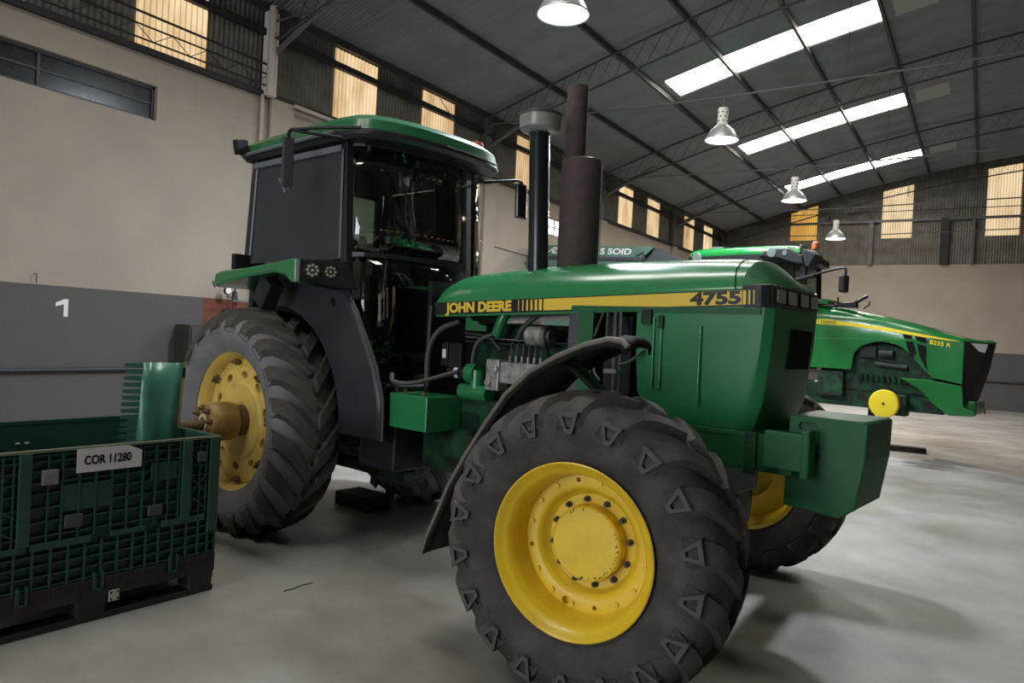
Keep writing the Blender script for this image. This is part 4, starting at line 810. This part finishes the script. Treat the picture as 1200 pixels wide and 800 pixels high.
text('lettering', 'JOHN DEERE', .07, GREEN2, hd2, (1.66, -.4595, 2.075), rot=(pi/2, .05, 0), bold=.001, depth=.0005, width=.50)
text('lettering', '8235 R', .085, mat('yellow_stripe_new', (.75, .58, .02)), hd2, (3.50, -.459, 1.795), rot=(pi/2, .14, 0), bold=.0015, depth=.0005, width=.28)
gr = obj('grille', MB().loft([[(3.93, -.445, 1.85), (4.20, -.34, 1.83), (4.26, 0, 1.85), (4.20, .34, 1.83), (3.93, .445, 1.85)], [(3.93, -.445, 1.5), (4.16, -.34, 1.48), (4.20, 0, 1.48), (4.16, .34, 1.48), (3.93, .445, 1.5)], [(3.93, -.44, .96), (4.02, -.33, .92), (4.05, 0, .90), (4.02, .33, .92), (3.93, .44, .96)]], True, True), mat('grille_mesh', (.006, .005, .005), .6, 0, (.02, .016, .014), 60, spec=.2), T2, smooth=30)
for s in (-1, 1): obj('headlamp', MB().add([(4.02, s*.424, 1.835), (4.215, s*.335, 1.825), (4.19, s*.34, 1.70), (4.12, s*.372, 1.715)], [(0, 1, 2, 3)]), mat('headlamp_clear', (.55, .57, .55), .2, .3), gr, solid=.02)
obj('bonnet_lip', MB().loft([[(3.90, -.43, 1.865), (4.22, -.345, 1.84), (4.28, 0, 1.86), (4.22, .345, 1.84), (3.90, .43, 1.865)], [(3.9, -.40, 1.90), (4.15, -.30, 1.875), (4.2, 0, 1.89), (4.15, .30, 1.875), (3.9, .40, 1.90)]], True, True), GREEN2, hd2, smooth=30)
e2 = obj('engine', MB().box(1.9, 3.6, -.30, .30, 1.0, 1.78), GREENG, T2, bev=.03)
for k in range(9): obj('engine_fin', MB().cyl((2.55+.08*k, -.33, 1.18), (2.53+.08*k, -.33, 1.27), .03, n=8), GREENG, e2)
obj('engine_box', MB().box(2.5, 2.75, -.37, -.3, 1.55, 1.72).cyl((2.8, -.36, 1.62), (3.0, -.36, 1.62), .06, n=16).cyl((2.75, -.34, 1.45), (3.2, -.34, 1.42), .04, n=12), mat('engine_grey', (.03, .035, .033), .6, spec=.2), e2)
obj('chassis', MB().box(.2, 3.7, -.28, .28, .75, 1.1).box(1.9, 2.3, -.42, -.2, .9, 1.3), GREENG, T2, bev=.02)
obj('front_axle', MB().cyl((3.05, -.86, .877), (3.05, .86, .877), .10, n=16).box(2.85, 3.3, -.70, -.50, .70, 1.02).box(2.85, 3.3, .50, .70, .70, 1.02).box(2.9, 3.2, -.5, .5, .8, 1.0), GREENG, T2, bev=.02)
for s in (-1, 1): hb2 = obj('wheel_hub', MB().lathe([(.0, s*.95), (.10, s*.955), (.195, s*.945), (.207, s*.93), (.207, s*.87), (.15, s*.84)], 36, (3.05, 0, .877)), mat('hub_yellow_new', (.80, .60, .02), .4), T2, smooth=35); obj('hub_pin', MB().cyl((3.05, s*.95, .877), (3.05, s*.965, .877), .018, n=10), DKSTEEL, hb2)
obj('axle_stand', MB().tube([(2.6, .1, 0), (2.6, .1, .80)], .05, 10).box(2.47, 2.73, -.03, .23, 0, .03), mat('stand_black', (.02, .02, .02), .6), T2)
# rear wheels of the newer tractor
for s in (-1, 1):
    ty2 = put('rear_tyre', mesh('rear_tyre', tyre_mesh(.95, .53, .55, .05, 0), RUBBER, 35), T2, (0, s*.95, .95), (0, 0, 0 if s < 0 else pi))
    lm2 = [mesh('tread_lug', lug_mesh(.95, .55, .05, q, .42, .08, rim=.53), RUBBER, 30) for q in (-1, 1)]
    for k in range(20):
        for q in (0, 1): put('tread_lug', lm2[q], ty2, (0, 0, 0), (0, 2*pi*(k+.5*q)/20, 0))
    obj('rear_rim', MB().lathe([(.53, s*1.15), (.50, s*1.10), (.48, s*.98), (.44, s*1.0), (.2, s*1.06), (0, s*1.07)], 48, (0, 0, .95)), MATS['hub_yellow_new'], T2, smooth=40)
obj('rear_axle', MB().cyl((0, -.9, .95), (0, .9, .95), .14, n=16).box(-.4, .9, -.3, .3, .7, 1.35), GREENG, T2)
# cab of the newer tractor
C2G = glass('cab2_glass', (.45, .52, .50), .06)
obj('cab_base', MB().box(-.35, 1.5, -.72, .72, 1.25, 1.75), BLACK, T2, bev=.04)
for x, y_ in ((1.52, -.62), (1.52, .62), (.6, -.80), (.6, .80), (-.30, -.72), (-.30, .72)): obj('cab_post', MB().tube([(x, y_, 1.7), (x-.06, y_, 3.1)], .045, 8), BLACK, T2)
obj('cab_glass', MB().loft([[(x-.06*(z-1.7)/1.4, y_, z) for x, y_ in ((1.52, -.62), (.6, -.80), (-.30, -.72), (-.30, .72), (.6, .80), (1.52, .62))] for z in (1.75, 3.05)], True, False), C2G, T2)
r2p = [(-.45, -.62), (-.30, -.80), (.6, -.88), (1.3, -.84), (1.62, -.70), (1.70, 0), (1.62, .70), (1.3, .84), (.6, .88), (-.30, .80), (-.45, .62)]
def r2(k, z): return [(.6+(x-.6)*k, y_*k, z) for x, y_ in r2p]
rf2 = obj('cab_roof', MB().loft([r2(.99, 3.165), r2(1.0, 3.20), r2(.97, 3.27), r2(.88, 3.315), r2(.5, 3.335)], True, True), GREEN2, T2, smooth=40)
obj('roof_trim', MB().loft([r2(.93, 3.05), r2(.99, 3.08), r2(.995, 3.17), r2(.9, 3.17)], True, True), BLACK, T2, smooth=40)
obj('lamp_shell', MB().prism([(1.0, 3.13), (1.1, 3.22), (1.25, 3.26), (1.5, 3.25), (1.72, 3.12), (1.75, 2.98), (1.6, 3.0), (1.3, 3.10)], 'y', -.90, -.80), BLACK, rf2, bev=.02)
for x, w in ((1.22, .08), (1.44, .045)): obj('roof_lamp', MB().lathe([(0, -.91), (w*.9, -.908), (w, -.90)], 20, (x, 0, 3.185 if w > .05 else 3.17)), mat('roof_lamp_lens', (.14, .16, .15), .2, .3), rf2, smooth=40)
obj('light_cluster', MB().obox((1.78, -.72, 3.08), (.22, .30, .24), Matrix.Rotation(.5, 3, 'Y')).obox((1.70, -.75, 3.23), (.06, .22, .14), Matrix.Rotation(-.5, 3, 'Y')).obox((1.72, -.78, 2.82), (.10, .10, .30)), BLACK, T2, bev=.02)
obj('beacon', MB().lathe([(0, .0), (.055, 0), (.06, .02), (.055, .10), (.03, .125), (0, .13)], 18, (1.82, -.60, 3.25), 'z'), AMBER, T2, smooth=40)
obj('rear_lamp', MB().lathe([(0, -.88), (.08, -.88), (.09, -.86)], 16, (-.15, 0, 3.15)).box(-.1, .15, -.5, -.2, 3.33, 3.38), mat('roof_lamp_lens', (.5, .52, .52)), rf2)
m2 = obj('mirror', MB().obox((2.52, -1.32, 2.62), (.10, .20, .26)), BLACK, T2, bev=.03)
obj('mirror_arm', MB().tube([(1.62, -.80, 2.72), (2.0, -1.05, 2.80), (2.50, -1.30, 2.87), (2.54, -1.32, 2.84), (2.54, -1.32, 2.70)], .02, 8, 1).tube([(1.62, -.80, 2.60), (1.75, -.9, 2.62), (1.78, -.9, 2.5)], .012, 6).tube([(1.6, -.78, 2.74), (2.0, -1.05, 2.78)], .035, 8), BLACK, m2, smooth=60)
obj('wiper_tray', MB().box(1.5, 2.0, -.40, .40, 2.38, 2.46), GREEN2, T2, bev=.02)
obj('antenna_bracket', MB().tube([(2.05, -.25, 2.36), (2.35, -.25, 2.40), (2.55, -.25, 2.52)], .03, 8).tube([(2.1, -.25, 2.4), (2.1, -.25, 2.50)], .014, 6).box(2.1, 2.4, -.32, -.18, 2.33, 2.40).tube([(2.5, -.25, 2.32), (2.58, -.25, 2.38), (2.58, -.25, 2.44)], .012, 6), BLACK, T2)
obj('front_weight', MB().box(3.7, 4.12, -.34, .34, .78, 1.0), GREEN2, T2, bev=.03)

# ------------------------------------------------------------------ grain trailer with lettering behind the old tractor's hood
GT = thing('grain_trailer', 'pale green grain hopper trailer with white lettering S SOID seen above the hood', 'trailer', (-6.587, 13.985, 0), .30)
HG = mat('trailer_green', (.07, .145, .105), .5, 0, (.05, .11, .08), 3)
def hop(x0, x1, y0, y1, z): return [(x0, y0, z), (x1, y0, z), (x1, y1, z), (x0, y1, z)]
obj('hopper', MB().loft([hop(-1.2, .2, .1, .95, 1.2), hop(-1.75, .45, 0, 1.05, 2.5), hop(-1.75, .56, 0, 1.05, 3.36), hop(-1.75, .80, 0, 1.05, 3.60)], True, True), HG, GT, bev=.015)
obj('hopper_lip', MB().box(-1.75, .55, -.05, -.005, 3.30, 3.365), DKSTEEL, GT)
obj('unloading_hood', MB().prism([(.60, 3.30), (.80, 3.575), (.90, 3.58), (1.40, 3.34), (1.35, 3.22)], 'y', .1, .9), DKSTEEL, GT, bev=.01)
obj('ladder_arm', MB().tube([(.42, -.03, 3.40), (.58, -.05, 3.48), (.60, -.05, 3.32)], .016, 6).tube([(.48, -.03, 3.38), (.52, -.03, 3.45)], .012, 6), DKGREY, GT)
text('lettering', 'S SOID', .175, WHITE, GT, (-.34, -.008, 3.425), rot=(pi/2, 0, 0), bold=.004, depth=.003, width=.66, shear=.12)
obj('emblem', MB().lathe([(.05, -.010), (.078, -.014), (.078, -.004)], 6, (-1.31, 0, 3.485)).tube([(-1.38, -.010, 3.43), (-1.31, -.010, 3.49), (-1.25, -.010, 3.54)], .012, 6).tube([(-1.45, -.010, 3.45), (-1.38, -.010, 3.51)], .012, 6).tube([(-1.25, -.010, 3.45), (-1.18, -.010, 3.50)], .012, 6), WHITE, GT)
for x in (-1.1, .15):
    for y_ in (.15, .9): obj('trailer_wheel', MB().lathe([(.2, -.12), (.3, -.13), (.5, -.12), (.55, -.06), (.55, .06), (.5, .12), (.3, .13), (.2, .12), (.0, .10)], 32, (x, y_, .55)), RUBBER, GT, smooth=40)
obj('trailer_frame', MB().box(-1.5, .4, .3, .4, .85, 1.22).box(-1.5, .4, .65, .75, .85, 1.22).cyl((-1.1, .1, .55), (-1.1, .95, .55), .06, n=10).cyl((.15, .1, .55), (.15, .95, .55), .06, n=10).box(-1.2, -1.0, .3, .75, .5, .9).box(.05, .25, .3, .75, .5, .9), DKSTEEL, GT)

# ------------------------------------------------------------------ small things
tag(obj('timber_block', MB().box(-.30, .30, -.11, .11, 0, .085).box(-.29, .29, -.08, -.05, .085, .09), mat('block_black', (.018, .015, .013), .7, 0, (.05, .035, .025), 9), None, bev=.008, loc=(-1.02, 13.85, 0), rot=(0, 0, .16)), 'flat dark timber block lying on the floor before the newer tractor', 'block')
tag(obj('timber_block', MB().box(-.22, .22, -.14, .14, 0, .12), mat('block_dark', (.035, .028, .022), .8), None, bev=.008, loc=(-4.62, 4.78, 0), rot=(0, 0, -.1)), 'short dark timber block on the floor under the rear axle of the old tractor', 'block')
hv = thing('hydrant_valve', 'black handwheel valve with small round gauge on a red wall pipe', 'valve', (XL+.12, 6.12, 0))
obj('valve_pipe', MB().tube([(0, 0, 0), (0, 0, 1.9)], .035, 10), mat('red_pipe', (.16, .03, .02), .6), hv)
obj('valve_body', MB().cyl((0, 0, 1.88), (0, 0, 2.0), .045, .03, 12).tube([(0, 0, 1.98), (0, 0, 2.07)], .012, 6), mat('valve_dark', (.03, .03, .025), .6), hv)
obj('handwheel', MB().lathe([(.055, -.008), (.065, 0), (.055, .008), (.0, .006)], 16, (0, 0, 2.07), 'z'), mat('valve_dark', (.03, .03, .025)), hv)
g_ = obj('gauge', MB().cyl((.03, -.14, 2.0), (.06, -.14, 2.0), .055, n=20), BLACK, hv); obj('gauge_face', MB().cyl((.06, -.14, 2.0), (.064, -.14, 2.0), .044, n=20), WHITE, g_)
obj('gauge_stem', MB().tube([(0, 0, 1.92), (.03, -.14, 1.92), (.04, -.14, 1.96)], .008, 6), DKSTEEL, hv)
obj('valve_lever', MB().obox((.08, .03, 1.87), (.04, .24, .02)), STEEL, hv)
cbn = thing('wall_cabinet', 'dark brown cabinet against the grey wall stripe behind the old tractor', 'cabinet', (XL+.16, 5.58, 0))
obj('cabinet_body', MB().box(-.15, .15, -.22, .22, .25, 1.53).box(-.13, -.09, -.2, -.16, 0, .25).box(-.13, -.09, .16, .2, 0, .25).box(.09, .13, -.2, -.16, 0, .25).box(.09, .13, .16, .2, 0, .25), mat('cabinet_brown', (.028, .022, .018), .6, 0, (.05, .04, .03), 6), cbn, bev=.008)
obj('cabinet_door', MB().box(.15, .165, -.20, .20, .28, 1.50), mat('cabinet_brown', (.028, .022, .018)), cbn, bev=.006)
obj('door_knob', MB().cyl((.165, .15, .9), (.19, .15, .9), .015, n=10), STEEL, cbn)
